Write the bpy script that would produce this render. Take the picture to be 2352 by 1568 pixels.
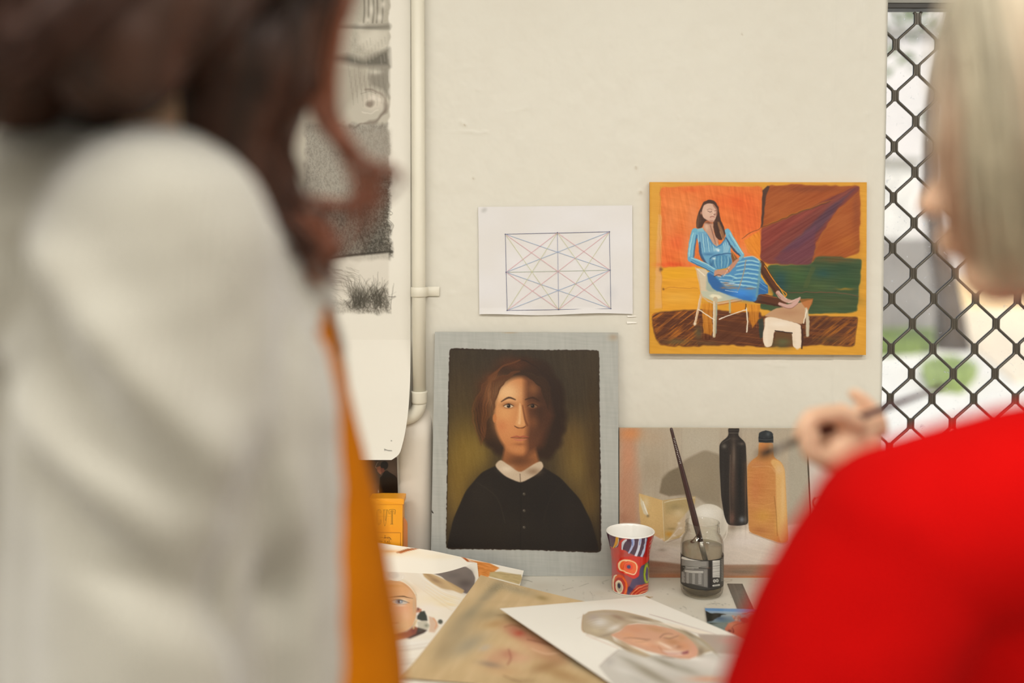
import bpy, bmesh, math, random
import numpy as np
from mathutils import Vector, Matrix

for _o in list(bpy.data.objects):
    bpy.data.objects.remove(_o, do_unlink=True)
S = bpy.context.scene
COL = S.collection
PI = math.pi

# ---------------------------------------------------------------- camera
FPX, PITCH, ROW = 2287.0, math.radians(2.4), 614.0
CAM = np.array([0.0, 0.0, 1.42])
WALL_Y = 1.923          # face of the painted wall
TABLE_Z = 0.75          # table top
cd = bpy.data.cameras.new('camera'); cam = bpy.data.objects.new('camera', cd); COL.objects.link(cam)
cam.location = CAM.tolist(); cam.rotation_euler = (PI/2 - PITCH, 0, 0)
cd.sensor_width = 36; cd.lens = FPX*36/2352; cd.shift_y = -(784-ROW)/2352
cd.clip_start = 0.05; cd.clip_end = 200
cd.dof.use_dof = True; cd.dof.focus_distance = 1.885; cd.dof.aperture_fstop = 1.3; cd.dof.aperture_blades = 0
S.camera = cam

# ---------------------------------------------------------------- light and exposure
S.view_settings.view_transform = 'Standard'; S.view_settings.look = 'None'
S.view_settings.gamma = 1; S.view_settings.use_curve_mapping = False
S.view_settings.exposure = 0.0
S.cycles.use_denoising = True
S.cycles.max_bounces = 8; S.cycles.transparent_max_bounces = 16
S.cycles.sample_clamp_indirect = 6

W = bpy.data.worlds.new('world'); S.world = W; W.use_nodes = True
_n = W.node_tree.nodes; _l = W.node_tree.links
_sky = _n.new('ShaderNodeTexSky'); _sky.sky_type = 'NISHITA'; _sky.sun_disc = False
_sky.sun_elevation = math.radians(50); _sky.sun_rotation = math.radians(200); _sky.dust_density = 3
_l.new(_sky.outputs[0], _n['Background'].inputs[0]); _n['Background'].inputs[1].default_value = 0.2

def sun(elev, azim, power, color=(1, .96, .9)):
    d = bpy.data.lights.new('sun', 'SUN'); d.energy = power; d.angle = math.radians(2); d.color = color
    o = bpy.data.objects.new('sun', d); COL.objects.link(o)
    o.rotation_euler = (math.radians(90-elev), 0, math.radians(azim)); o.location = (6, 8, 9); return o
sun(52, 15, 2.5)

LAMPS = [(-1.3, -1.25), (0.1, -1.25), (1.5, -1.25), (-1.3, 0.20), (0.1, 0.20), (1.5, 0.20)]
LAMP_Z = 2.72
LAMP_W = [26, 26, 26, 20, 20, 20]
# ---------------------------------------------------------------- camera measuring
RX = np.array([1, 0, 0.0]); FW = np.array([0, math.cos(PITCH), -math.sin(PITCH)]); UP = np.array([0, math.sin(PITCH), math.cos(PITCH)])
def ray(px, py):
    return FW*FPX + RX*(px-1176) + UP*(ROW-py)
def at_y(px, py, y=WALL_Y):
    d = ray(px, py); return CAM + d*(y/d[1])
def at_z(px, py, z=TABLE_Z):
    d = ray(px, py); return CAM + d*((z-CAM[2])/d[2])
def to_px(P):
    Q = np.asarray(P)-CAM
    f = Q@FW
    return 1176 + FPX*(Q@RX)/f, ROW - FPX*(Q@UP)/f

# ---------------------------------------------------------------- naming
def tag(o, label=None, cat=None, group=None, kind=None):
    if label: o['label'] = label
    if cat: o['category'] = cat
    if group: o['group'] = group
    if kind: o['kind'] = kind
    return o
def empty(name, loc, label=None, cat=None, group=None, kind=None, rot=(0, 0, 0)):
    o = bpy.data.objects.new(name, None); COL.objects.link(o)
    o.location = [float(c) for c in loc]; o.rotation_euler = rot; o.empty_display_size = .05
    return tag(o, label, cat, group, kind)
def link_mesh(name, me, mats=(), parent=None, smooth=False):
    for m in (mats if isinstance(mats, (list, tuple)) else [mats]): me.materials.append(m)
    o = bpy.data.objects.new(name, me); COL.objects.link(o)
    if parent is not None:
        o.parent = parent
        bpy.context.view_layer.update()
        o.matrix_parent_inverse = parent.matrix_world.inverted()
    if smooth: me.polygons.foreach_set('use_smooth', [True]*len(me.polygons))
    return o
def from_bm(name, bm, mats=(), parent=None, smooth=False):
    me = bpy.data.meshes.new(name); bmesh.ops.recalc_face_normals(bm, faces=bm.faces); bm.to_mesh(me); bm.free()
    return link_mesh(name, me, mats, parent, smooth)

# ---------------------------------------------------------------- colour
def lin(c):
    c = np.asarray(c, float)/255.0
    return np.where(c <= .04045, c/12.92, ((c+.055)/1.055)**2.4)
def hx(s):
    s = s.lstrip('#'); return np.array([int(s[i:i+2], 16) for i in (0, 2, 4)], float)
def col4(s, k=1.0):
    v = np.clip(lin(hx(s))*k, 0, 1); return (float(v[0]), float(v[1]), float(v[2]), 1)

# ---------------------------------------------------------------- materials
def mat(name, color='cccccc', rough=.6, metal=0, spec=.5, k=1.0, noise=None, bump=None, **kw):
    """noise=(scale, amount) mottles the colour; bump=(scale, strength, distance)"""
    m = bpy.data.materials.new(name); m.use_nodes = True
    nt = m.node_tree; b = nt.nodes['Principled BSDF']
    c = col4(color, k)
    b.inputs['Base Color'].default_value = c; b.inputs['Roughness'].default_value = rough
    b.inputs['Metallic'].default_value = metal; b.inputs['Specular IOR Level'].default_value = spec
    for kk, v in kw.items(): b.inputs[kk.replace('_', ' ')].default_value = v
    tc = None
    if noise or bump:
        tc = nt.nodes.new('ShaderNodeTexCoord')
    if noise:
        n = nt.nodes.new('ShaderNodeTexNoise'); n.inputs['Scale'].default_value = noise[0]; n.inputs['Detail'].default_value = 6
        nt.links.new(tc.outputs['Object'], n.inputs['Vector'])
        r = nt.nodes.new('ShaderNodeMix'); r.data_type = 'RGBA'
        lo = tuple(max(0, x*(1-noise[1])) for x in c[:3])+(1,); hi = tuple(min(1, x*(1+noise[1])) for x in c[:3])+(1,)
        r.inputs[6].default_value = lo; r.inputs[7].default_value = hi
        nt.links.new(n.outputs['Fac'], r.inputs[0]); nt.links.new(r.outputs[2], b.inputs['Base Color'])
    if bump:
        n2 = nt.nodes.new('ShaderNodeTexNoise'); n2.inputs['Scale'].default_value = bump[0]; n2.inputs['Detail'].default_value = 5
        nt.links.new(tc.outputs['Object'], n2.inputs['Vector'])
        bp = nt.nodes.new('ShaderNodeBump'); bp.inputs['Strength'].default_value = bump[1]; bp.inputs['Distance'].default_value = bump[2]
        nt.links.new(n2.outputs['Fac'], bp.inputs['Height']); nt.links.new(bp.outputs['Normal'], b.inputs['Normal'])
    return m
def paint_mat(name, rough=.55, spec=.35, weave=0.0, k=1.0, coat=0.0):
    """pigment colours held in the 'pigment' attribute, woven canvas relief"""
    m = bpy.data.materials.new(name); m.use_nodes = True
    nt = m.node_tree; b = nt.nodes['Principled BSDF']
    a = nt.nodes.new('ShaderNodeAttribute'); a.attribute_name = 'pigment'
    if k != 1.0:
        v = nt.nodes.new('ShaderNodeVectorMath'); v.operation = 'SCALE'; v.inputs['Scale'].default_value = k
        nt.links.new(a.outputs['Color'], v.inputs[0]); nt.links.new(v.outputs[0], b.inputs['Base Color'])
    else: nt.links.new(a.outputs['Color'], b.inputs['Base Color'])
    b.inputs['Roughness'].default_value = rough; b.inputs['Specular IOR Level'].default_value = spec
    b.inputs['Coat Weight'].default_value = coat
    if weave:
        tc = nt.nodes.new('ShaderNodeTexCoord'); bp = nt.nodes.new('ShaderNodeBump')
        w1 = nt.nodes.new('ShaderNodeTexWave'); w1.bands_direction = 'X'; w1.inputs['Scale'].default_value = 260
        w2 = nt.nodes.new('ShaderNodeTexWave'); w2.bands_direction = 'Z'; w2.inputs['Scale'].default_value = 260
        ad = nt.nodes.new('ShaderNodeMath'); ad.operation = 'ADD'
        for w in (w1, w2): nt.links.new(tc.outputs['Object'], w.inputs['Vector'])
        nt.links.new(w1.outputs['Fac'], ad.inputs[0]); nt.links.new(w2.outputs['Fac'], ad.inputs[1])
        nt.links.new(ad.outputs[0], bp.inputs['Height']); bp.inputs['Strength'].default_value = weave; bp.inputs['Distance'].default_value = .0004
        nt.links.new(bp.outputs['Normal'], b.inputs['Normal'])
    return m
def glass_mat(name, tint=(.93, .95, .92), haze=0.0, gloss=1.0, hazecol='b8b4a4'):
    """thin clear wall: see-through tint, fresnel sheen, a little dirt"""
    m = bpy.data.materials.new(name); m.use_nodes = True; nt = m.node_tree; nt.nodes.clear()
    out = nt.nodes.new('ShaderNodeOutputMaterial'); tr = nt.nodes.new('ShaderNodeBsdfTransparent')
    l2 = nt.nodes.new('ShaderNodeLayerWeight'); l2.inputs[0].default_value = .5; p2 = nt.nodes.new('ShaderNodeMath'); p2.operation = 'POWER'; p2.inputs[1].default_value = 4
    tm = nt.nodes.new('ShaderNodeMix'); tm.data_type = 'RGBA'; tm.inputs[6].default_value = (*tint, 1); tm.inputs[7].default_value = (*[c*.5 for c in tint], 1)   # thicker path at grazing angles
    nt.links.new(l2.outputs['Facing'], p2.inputs[0]); nt.links.new(p2.outputs[0], tm.inputs[0]); nt.links.new(tm.outputs[2], tr.inputs[0])
    gl = nt.nodes.new('ShaderNodeBsdfGlossy'); gl.inputs['Roughness'].default_value = .03
    df = nt.nodes.new('ShaderNodeBsdfDiffuse'); df.inputs[0].default_value = col4(hazecol)
    lw = nt.nodes.new('ShaderNodeLayerWeight'); lw.inputs[0].default_value = .5
    pw = nt.nodes.new('ShaderNodeMath'); pw.operation = 'POWER'; pw.inputs[1].default_value = 5; nt.links.new(lw.outputs['Facing'], pw.inputs[0])
    fr = nt.nodes.new('ShaderNodeMath'); fr.operation = 'MULTIPLY_ADD'; fr.inputs[1].default_value = .45*gloss; fr.inputs[2].default_value = .035*gloss; nt.links.new(pw.outputs[0], fr.inputs[0])
    m1 = nt.nodes.new('ShaderNodeMixShader'); m2 = nt.nodes.new('ShaderNodeMixShader')
    m1.inputs[0].default_value = haze
    nt.links.new(tr.outputs[0], m1.inputs[1]); nt.links.new(df.outputs[0], m1.inputs[2])
    nt.links.new(fr.outputs[0], m2.inputs[0]); nt.links.new(m1.outputs[0], m2.inputs[1]); nt.links.new(gl.outputs[0], m2.inputs[2])
    nt.links.new(m2.outputs[0], out.inputs[0])
    return m

# ---------------------------------------------------------------- mesh makers
def add_box(bm, lo, hi, bev=0.0, mi=0, M=None):
    lo = Vector([float(c) for c in lo]); hi = Vector([float(c) for c in hi])
    r = bmesh.ops.create_cube(bm, size=1); vs = r['verts']
    for v in vs: v.co = Vector((lo[i]+(v.co[i]+.5)*(hi[i]-lo[i]) for i in range(3)))
    fs = list({f for v in vs for f in v.link_faces})
    for f in fs: f.material_index = mi
    if bev:
        es = list({e for v in vs for e in v.link_edges})
        rb = bmesh.ops.bevel(bm, geom=es, offset=bev, segments=2, profile=.5, affect='EDGES')
        vs = list({v for f in rb['faces'] for v in f.verts} | {v for v in vs if v.is_valid})
    if M is not None:
        bmesh.ops.transform(bm, matrix=M, verts=[v for v in vs if v.is_valid])
    return vs
def box(name, lo, hi, m, parent=None, bev=0.0, M=None):
    bm = bmesh.new(); add_box(bm, lo, hi, bev, 0, M); return from_bm(name, bm, m, parent)
def add_tube(bm, pts, rad, seg=12, mi=0, cap=True):
    pts = [Vector([float(c) for c in p]) for p in pts]; n = len(pts)
    rad = [rad]*n if not hasattr(rad, '__len__') else list(rad)
    up = None; rings = []
    for i, p in enumerate(pts):
        t = (pts[min(i+1, n-1)]-pts[max(i-1, 0)]).normalized()
        if up is None:
            up = t.orthogonal().normalized()
        up = (up - t*up.dot(t))
        up = up.normalized() if up.length > 1e-6 else t.orthogonal().normalized()
        b = t.cross(up)
        rings.append([bm.verts.new(p+(up*math.cos(2*PI*k/seg)+b*math.sin(2*PI*k/seg))*rad[i]) for k in range(seg)])
    for a, b in zip(rings[:-1], rings[1:]):
        for k in range(seg):
            f = bm.faces.new((a[k], a[(k+1) % seg], b[(k+1) % seg], b[k])); f.material_index = mi; f.smooth = True
    if cap:
        for r in (rings[0], rings[-1]):
            f = bm.faces.new(r); f.material_index = mi
def tube(name, pts, rad, m, parent=None, seg=12):
    bm = bmesh.new(); add_tube(bm, pts, rad, seg); return from_bm(name, bm, m, parent)
def add_lathe(bm, prof, seg=64, c=(0, 0, 0), mi=0, close=False):
    rings = []
    for r, z in prof:
        rings.append([bm.verts.new((c[0]+r*math.cos(2*PI*k/seg), c[1]+r*math.sin(2*PI*k/seg), c[2]+z)) for k in range(seg)])
    pairs = list(zip(rings[:-1], rings[1:]))
    if close: pairs.append((rings[-1], rings[0]))
    for a, b in pairs:
        for k in range(seg):
            f = bm.faces.new((a[k], a[(k+1) % seg], b[(k+1) % seg], b[k])); f.material_index = mi; f.smooth = True
    return rings
def set_pigment(me, cols):
    a = me.attributes.new('pigment', 'FLOAT_COLOR', 'POINT')
    a.data.foreach_set('color', np.concatenate([cols, np.ones((len(cols), 1))], 1).astype(np.float32).ravel())
def grid_slab(name, P, cols, thick, m, parent=None, edge_col=None):
    """P [nv,nu,3] front surface (u to the right, v down); closed slab with the given thickness behind it"""
    nv, nu = P.shape[:2]
    V = P.reshape(-1, 3)
    n = np.cross(P[-1, 0]-P[0, 0], P[0, -1]-P[0, 0]); n = n/np.linalg.norm(n)
    idx = np.arange(nv*nu).reshape(nv, nu)
    q = np.stack([idx[:-1, :-1], idx[1:, :-1], idx[1:, 1:], idx[:-1, 1:]], -1).reshape(-1, 4)
    loop = np.concatenate([idx[0, :], idx[1:, -1], idx[-1, -2::-1], idx[-2:0:-1, 0]])
    # a second copy of the rim so that edge colour stays crisp
    rim = V[loop]; flat = np.abs((V-V[0])@n).max() < 2e-4
    o1 = len(V); L = len(loop); o2 = o1+L
    i = np.arange(L); j = (i+1) % L
    if flat:
        back = rim - n*thick; sk = np.stack([o1+i, o1+j, o2+j, o2+i], -1); rear = [list(range(o2, o2+L))]
    else:
        back = V - n*thick; bl = o2+loop; sk = np.stack([o1+i, o1+j, bl[j], bl[i]], -1); rear = (q[:, ::-1]+o2).tolist()
    VV = np.concatenate([V, rim, back])
    faces = q.tolist() + sk.tolist() + rear
    me = bpy.data.meshes.new(name); me.from_pydata(VV.tolist(), [], faces)
    ec = cols.reshape(-1, 3)[loop] if edge_col is None else np.repeat(lin(hx(edge_col))[None], L, 0)
    set_pigment(me, np.concatenate([cols.reshape(-1, 3), ec, ec if flat else np.repeat(ec[:1], len(V), 0)]))
    sm = np.zeros(len(me.polygons), bool); sm[:len(q)] = True
    me.polygons.foreach_set('use_smooth', sm)
    me.update()
    return link_mesh(name, me, m, parent)

# ---------------------------------------------------------------- painting kit (pigment laid on canvas, sRGB 0..255)
def vnoise(X, Y, sx, sy, seed=0):
    r = np.random.RandomState(seed); G = r.rand(64, 64)
    x = X/sx; y = Y/sy; xi = np.floor(x).astype(int); yi = np.floor(y).astype(int)
    fx = x-xi; fy = y-yi; fx = fx*fx*(3-2*fx); fy = fy*fy*(3-2*fy)
    g = lambda a, b: G[a % 64, b % 64]
    return (g(xi, yi)*(1-fx)+g(xi+1, yi)*fx)*(1-fy)+(g(xi, yi+1)*(1-fx)+g(xi+1, yi+1)*fx)*fy
def dnoise(X, Y, ang, along, across, seed=0):
    a = math.radians(ang); U = X*math.cos(a)+Y*math.sin(a); V = -X*math.sin(a)+Y*math.cos(a)
    return .6*vnoise(U, V, along, across, seed)+.4*vnoise(U, V, along*.5, across*.45, seed+7)
class Paint:
    """canvas measured in the notes' own units: note = (px-ox)*sc"""
    def __init__(s, x0, y0, x1, y1, base, ox=0, oy=0, sc=1.0, res=1.0):
        s.x0, s.y0, s.ox, s.oy, s.sc, s.res = x0, y0, ox, oy, sc, res
        w = int((x1-x0)*res)+1; h = int((y1-y0)*res)+1
        px = x0+np.arange(w)/res; py = y0+np.arange(h)/res
        s.X, s.Y = np.meshgrid((px-ox)*sc, (py-oy)*sc)
        s.A = np.empty((h, w, 3)); s.A[:] = hx(base); s.clip = None; s.warp = 0; s.wsc = 20; s.dry = None; s.k = 0
    def _win(s, xa, ya, xb, yb):
        g = s.res/s.sc
        i0 = int(max(0, (xa/s.sc+s.ox-s.x0)*s.res-1)); i1 = int(min(s.A.shape[1], (xb/s.sc+s.ox-s.x0)*s.res+2))
        j0 = int(max(0, (ya/s.sc+s.oy-s.y0)*s.res-1)); j1 = int(min(s.A.shape[0], (yb/s.sc+s.oy-s.y0)*s.res+2))
        return slice(j0, max(j0, j1)), slice(i0, max(i0, i1))
    def _xy(s, w):
        X = s.X[w]; Y = s.Y[w]
        if s.warp:
            return X+s.warp*(vnoise(X, Y, s.wsc, s.wsc, 11)-.5)*2, Y+s.warp*(vnoise(X, Y, s.wsc, s.wsc, 23)-.5)*2
        return X, Y
    def _put(s, w, al, c):
        if s.clip is not None: al = al*s.clip[w]
        if s.dry is not None:
            ang, lo, ac, thr = s.dry; s.k += 1
            n = dnoise(s.X[w], s.Y[w], ang, lo, ac, 31+s.k)
            al = al*np.clip((n-thr)*4+.5, 0, 1)
        c = hx(c) if isinstance(c, str) else c
        s.A[w] += (c-s.A[w])*al[..., None]
    def _sd(s, pts, w):
        X, Y = s._xy(w); p = np.asarray(pts, float); d = np.full(X.shape, 1e9); ins = np.zeros(X.shape, bool)
        for k in range(len(p)):
            x1, y1 = p[k]; x2, y2 = p[(k+1) % len(p)]
            ex, ey = x2-x1, y2-y1; L = ex*ex+ey*ey+1e-9
            t = np.clip(((X-x1)*ex+(Y-y1)*ey)/L, 0, 1)
            d = np.minimum(d, (X-x1-t*ex)**2+(Y-y1-t*ey)**2)
            if y1 != y2: ins ^= ((y1 > Y) != (y2 > Y)) & (X < (x2-x1)*(Y-y1)/(y2-y1)+x1)
        d = np.sqrt(d); return np.where(ins, -d, d)
    def mask(s, pts, soft=2):
        w = (slice(0, s.A.shape[0]), slice(0, s.A.shape[1])); return np.clip(.5-s._sd(pts, w)/soft, 0, 1)
    def fill(s, pts, c, soft=3, a=1.0):
        p = np.asarray(pts, float)
        if len(p) >= 9:      # ease the corners, as a loaded brush would
            for _ in range(2):
                nx = np.roll(p, -1, 0); e = nx-p; L = np.maximum(np.hypot(e[:, 0], e[:, 1]), 1e-6); r = np.minimum(.22, 16/L)[:, None]; p = np.stack([p+e*r, nx-e*r], 1).reshape(-1, 2)
            pts = p
        m = soft+s.warp*2+2
        w = s._win(p[:, 0].min()-m, p[:, 1].min()-m, p[:, 0].max()+m, p[:, 1].max()+m)
        if s.A[w].size == 0: return
        s._put(w, np.clip(.5-s._sd(pts, w)/soft, 0, 1)*a, c)
    def line(s, pts, wd, c, soft=2, a=1.0):
        p = np.asarray(pts, float)
        if len(p) > 2:   # smooth it
            q = [p[0]]
            for i in range(len(p)-1):
                p0, p1, p2, p3 = p[max(i-1, 0)], p[i], p[i+1], p[min(i+2, len(p)-1)]
                for t in (.25, .5, .75, 1):
                    q.append(.5*((2*p1)+(-p0+p2)*t+(2*p0-5*p1+4*p2-p3)*t*t+(-p0+3*p1-3*p2+p3)*t**3))
            n0 = len(p); p = np.array(q)
        else: n0 = len(p)
        W_ = np.interp(np.linspace(0, 1, len(p)), np.linspace(0, 1, len(wd)), wd) if hasattr(wd, '__len__') else np.full(len(p), wd, float)
        m = soft+s.warp*2+W_.max()+2
        w = s._win(p[:, 0].min()-m, p[:, 1].min()-m, p[:, 0].max()+m, p[:, 1].max()+m)
        if s.A[w].size == 0: return
        X, Y = s._xy(w); d = np.full(X.shape, 1e9)
        for k in range(len(p)-1):
            x1, y1 = p[k]; ex, ey = p[k+1]-p[k]; L = ex*ex+ey*ey+1e-9
            t = np.clip(((X-x1)*ex+(Y-y1)*ey)/L, 0, 1)
            d = np.minimum(d, np.hypot(X-x1-t*ex, Y-y1-t*ey)-(W_[k]+(W_[k+1]-W_[k])*t)/2)
        s._put(w, np.clip(.5-d/soft, 0, 1)*a, c)
    def ell(s, cx, cy, rx, ry, c, rot=0, soft=.25, a=1.0):
        m = max(rx, ry)*(1+soft)+s.warp*2+2
        w = s._win(cx-m, cy-m, cx+m, cy+m)
        if s.A[w].size == 0: return
        X, Y = s._xy(w); t = math.radians(rot)
        U = ((X-cx)*math.cos(t)+(Y-cy)*math.sin(t))/rx; V = (-(X-cx)*math.sin(t)+(Y-cy)*math.cos(t))/ry
        s._put(w, np.clip(.5-(np.hypot(U, V)-1)/soft, 0, 1)*a, c)
    def blob(s, cx, cy, rx, ry, c, rot=0, a=1.0):
        m = max(rx, ry)*2.2; w = s._win(cx-m, cy-m, cx+m, cy+m)
        if s.A[w].size == 0: return
        X, Y = s._xy(w); t = math.radians(rot)
        U = ((X-cx)*math.cos(t)+(Y-cy)*math.sin(t))/rx; V = (-(X-cx)*math.sin(t)+(Y-cy)*math.cos(t))/ry
        s._put(w, np.exp(-(U*U+V*V)*1.1)*a, c)
    def strokes(s, pts, ang, along, across, amp, seed=5, soft=6):
        """visible brush drag inside a shape: lighter and darker streaks"""
        m = s.mask(pts, soft) if pts is not None else 1.0
        if s.clip is not None: m = m*s.clip
        n = dnoise(s.X, s.Y, ang, along, across, seed)-.5
        s.A += (n*2*amp*m)[..., None]*np.array([1, .95, .85])
    def sample(s, px, py):
        h, w = s.A.shape[:2]
        x = np.clip((px-s.x0)*s.res, 0, w-1.001); y = np.clip((py-s.y0)*s.res, 0, h-1.001)
        i = x.astype(int); j = y.astype(int); fx = (x-i)[..., None]; fy = (y-j)[..., None]; A = s.A
        v = (A[j, i]*(1-fx)+A[j, i+1]*fx)*(1-fy)+(A[j+1, i]*(1-fx)+A[j+1, i+1]*fx)*fy
        return lin(np.clip(v, 0, 255))
def quad_grid(c, nu, nv):
    """c: top-left, top-right, bottom-right, bottom-left corners in the room"""
    u = np.linspace(0, 1, nu)[None, :, None]; v = np.linspace(0, 1, nv)[:, None, None]
    a, b, d, e = [np.asarray(q, float)[None, None] for q in c]
    return (a*(1-u)+b*u)*(1-v)+(e*(1-u)+d*u)*v
PIG = .88               # pigments were noted as they look under this room's light
def artwork(name, corners, paint, nu, nv, thick, m, parent=None, edge_col=None, bend=None, pig=PIG):
    P = quad_grid(corners, nu, nv)
    if bend is not None: P = bend(P)
    x, y = to_px(P); C = np.clip(paint.sample(x, y)*pig, 0, .86)
    return grid_slab(name, P, C, thick, m, parent, edge_col)

# ================================================================ the room
M_wall = mat('wall_paint', 'E9E4D3', rough=.5, spec=.3, bump=(9, .25, .004))
M_wall2 = mat('room_paint', 'DAD7CF', rough=.8, bump=(12, .2, .003))
M_gloss = mat('pipe_paint', 'E0DAC8', rough=.38, spec=.4, bump=(60, .12, .002))
M_floor = mat('floor_concrete', '8A8072', rough=.7, noise=(4, .15), bump=(20, .2, .002))
XR = at_y(2036, 500)[0]
def struct(o): return tag(o, kind='structure')

# back wall: relief of roller marks, joints and old filler lines
def wall_back():
    xs = np.concatenate([np.linspace(-2.4, -.5, 60), np.arange(-.494, XR-.012, .0032), [XR-.010, XR-.007, XR-.003, XR]])
    zs = np.concatenate([np.linspace(0, .7, 12), np.arange(.72, 2.0, .0032), np.linspace(2.01, 2.8, 30)])[::-1]
    X, Z = np.meshgrid(xs, zs)
    Y = np.full(X.shape, WALL_Y)
    x, y = to_px(np.stack([X, Y, Z], -1))
    d = .0011*(vnoise(x, y, 26, 30, 3)-.5)+.0005*(vnoise(x, y, 7, 8, 4)-.5)
    # board joint near the right end, a faint one further in
    d += .0016*np.clip((x-1913)/3, 0, 1) + .0008*np.clip((x-1984)/2, 0, 1)
    d += .0012*np.exp(-((x-1914)/2.5)**2)
    # filler ridges
    def ridge(x0, y0, x1, y1, h, w, seed):
        t = np.clip((x-x0)/(x1-x0), 0, 1); yy = y0+(y1-y0)*t+6*(vnoise(x, y*0, 22, 1, seed)-.5)
        m = ((x > x0) & (x < x1))*np.clip((vnoise(x, y*0, 30, 1, seed+3)-.15)*3, 0, 1)
        return h*np.exp(-((y-yy)/w)**2)*m
    d += ridge(972, 300, 1120, 303, .0014, 2.2, 5)+ridge(1060, 196, 1105, 205, .0009, 2, 6)+ridge(1755, 838, 1812, 840, .0009, 1.8, 7)
    d += ridge(1130, 262, 1215, 247, .0007, 3, 8)+ridge(1030, 150, 1120, 160, .0005, 4, 9)
    for k, (a, b, r, h) in enumerate([(1062, 281, 5, .0022), (1069, 287, 4, .0018), (1461, 385, 4, .0016), (1471, 441, 5, .0016), (1036, 675, 6, .001), (1992, 262, 4, .0014), (1985, 300, 4, .001), (1970, 344, 4, .001), (1091, 409, 3, .001), (1240, 430, 3, .0008), (1700, 200, 5, .0008), (1560, 270, 4, .0008), (1330, 120, 5, .0008)]):
        d += h*np.exp(-((x-a)**2+(y-b)**2)/r**2)
    # rounded end of the board
    e = np.clip((X-(XR-.010))/.010, 0, 1)
    d -= .012*e*e
    P = np.stack([X, Y-d, Z], -1)
    C = np.repeat(lin(hx('D9D5C8'))[None], X.size, 0).reshape(*X.shape, 3)
    dirt = .035*vnoise(x, y, 150, 200, 14)+.03*np.clip(vnoise(x, y, 40, 60, 15)-.6, 0, 1)
    for a, b, r, s_ in [(1068, 287, 2.2, .35), (1088, 409, 2, .5), (1461, 385, 3, .3), (1471, 441, 4, .25), (957, 290, 1.6, .4), (1704, 78, 2, .3)]:
        dirt = dirt+s_*np.exp(-((x-a)**2+(y-b)**2)/r**2)
    C = C*(1-dirt[..., None]*np.array([.8, 1, 1.25]))
    o = grid_slab('wall_back', P, C, .07, paint_mat('wall_pigment', rough=.5, spec=.3))
    bm = bmesh.new(); bm.from_mesh(o.data)
    add_box(bm, (XR+.0002, WALL_Y+.01, 0), (2.6, WALL_Y+.08, .70))
    add_box(bm, (XR+.0002, WALL_Y+.01, 2.45), (2.6, WALL_Y+.08, 2.8))
    add_box(bm, (1.95, WALL_Y+.01, .70), (2.6, WALL_Y+.08, 2.45))
    lay = bm.verts.layers.float_color['pigment']
    for v in bm.verts:
        if v.co.x > XR+.0001: v[lay] = tuple(lin(hx('D9D5C8')))+(1,)
    bm.to_mesh(o.data); bm.free()
    struct(o)
wall_back()
struct(box('floor', (-2.5, -2.3, -.08), (2.7, 2.02, 0), M_floor))
struct(box('ceiling', (-2.5, -2.3, 2.8), (2.7, 2.02, 2.9), M_wall2))
struct(box('wall_left', (-2.48, -2.2, 0), (-2.4, 1.99, 2.8), M_wall2))
struct(box('wall_right', (2.6, -2.2, 0), (2.68, 2.0, 2.8), M_wall2))
struct(box('wall_front', (-2.48, -2.28, 0), (2.68, -2.2, 2.8), M_wall2))

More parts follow.
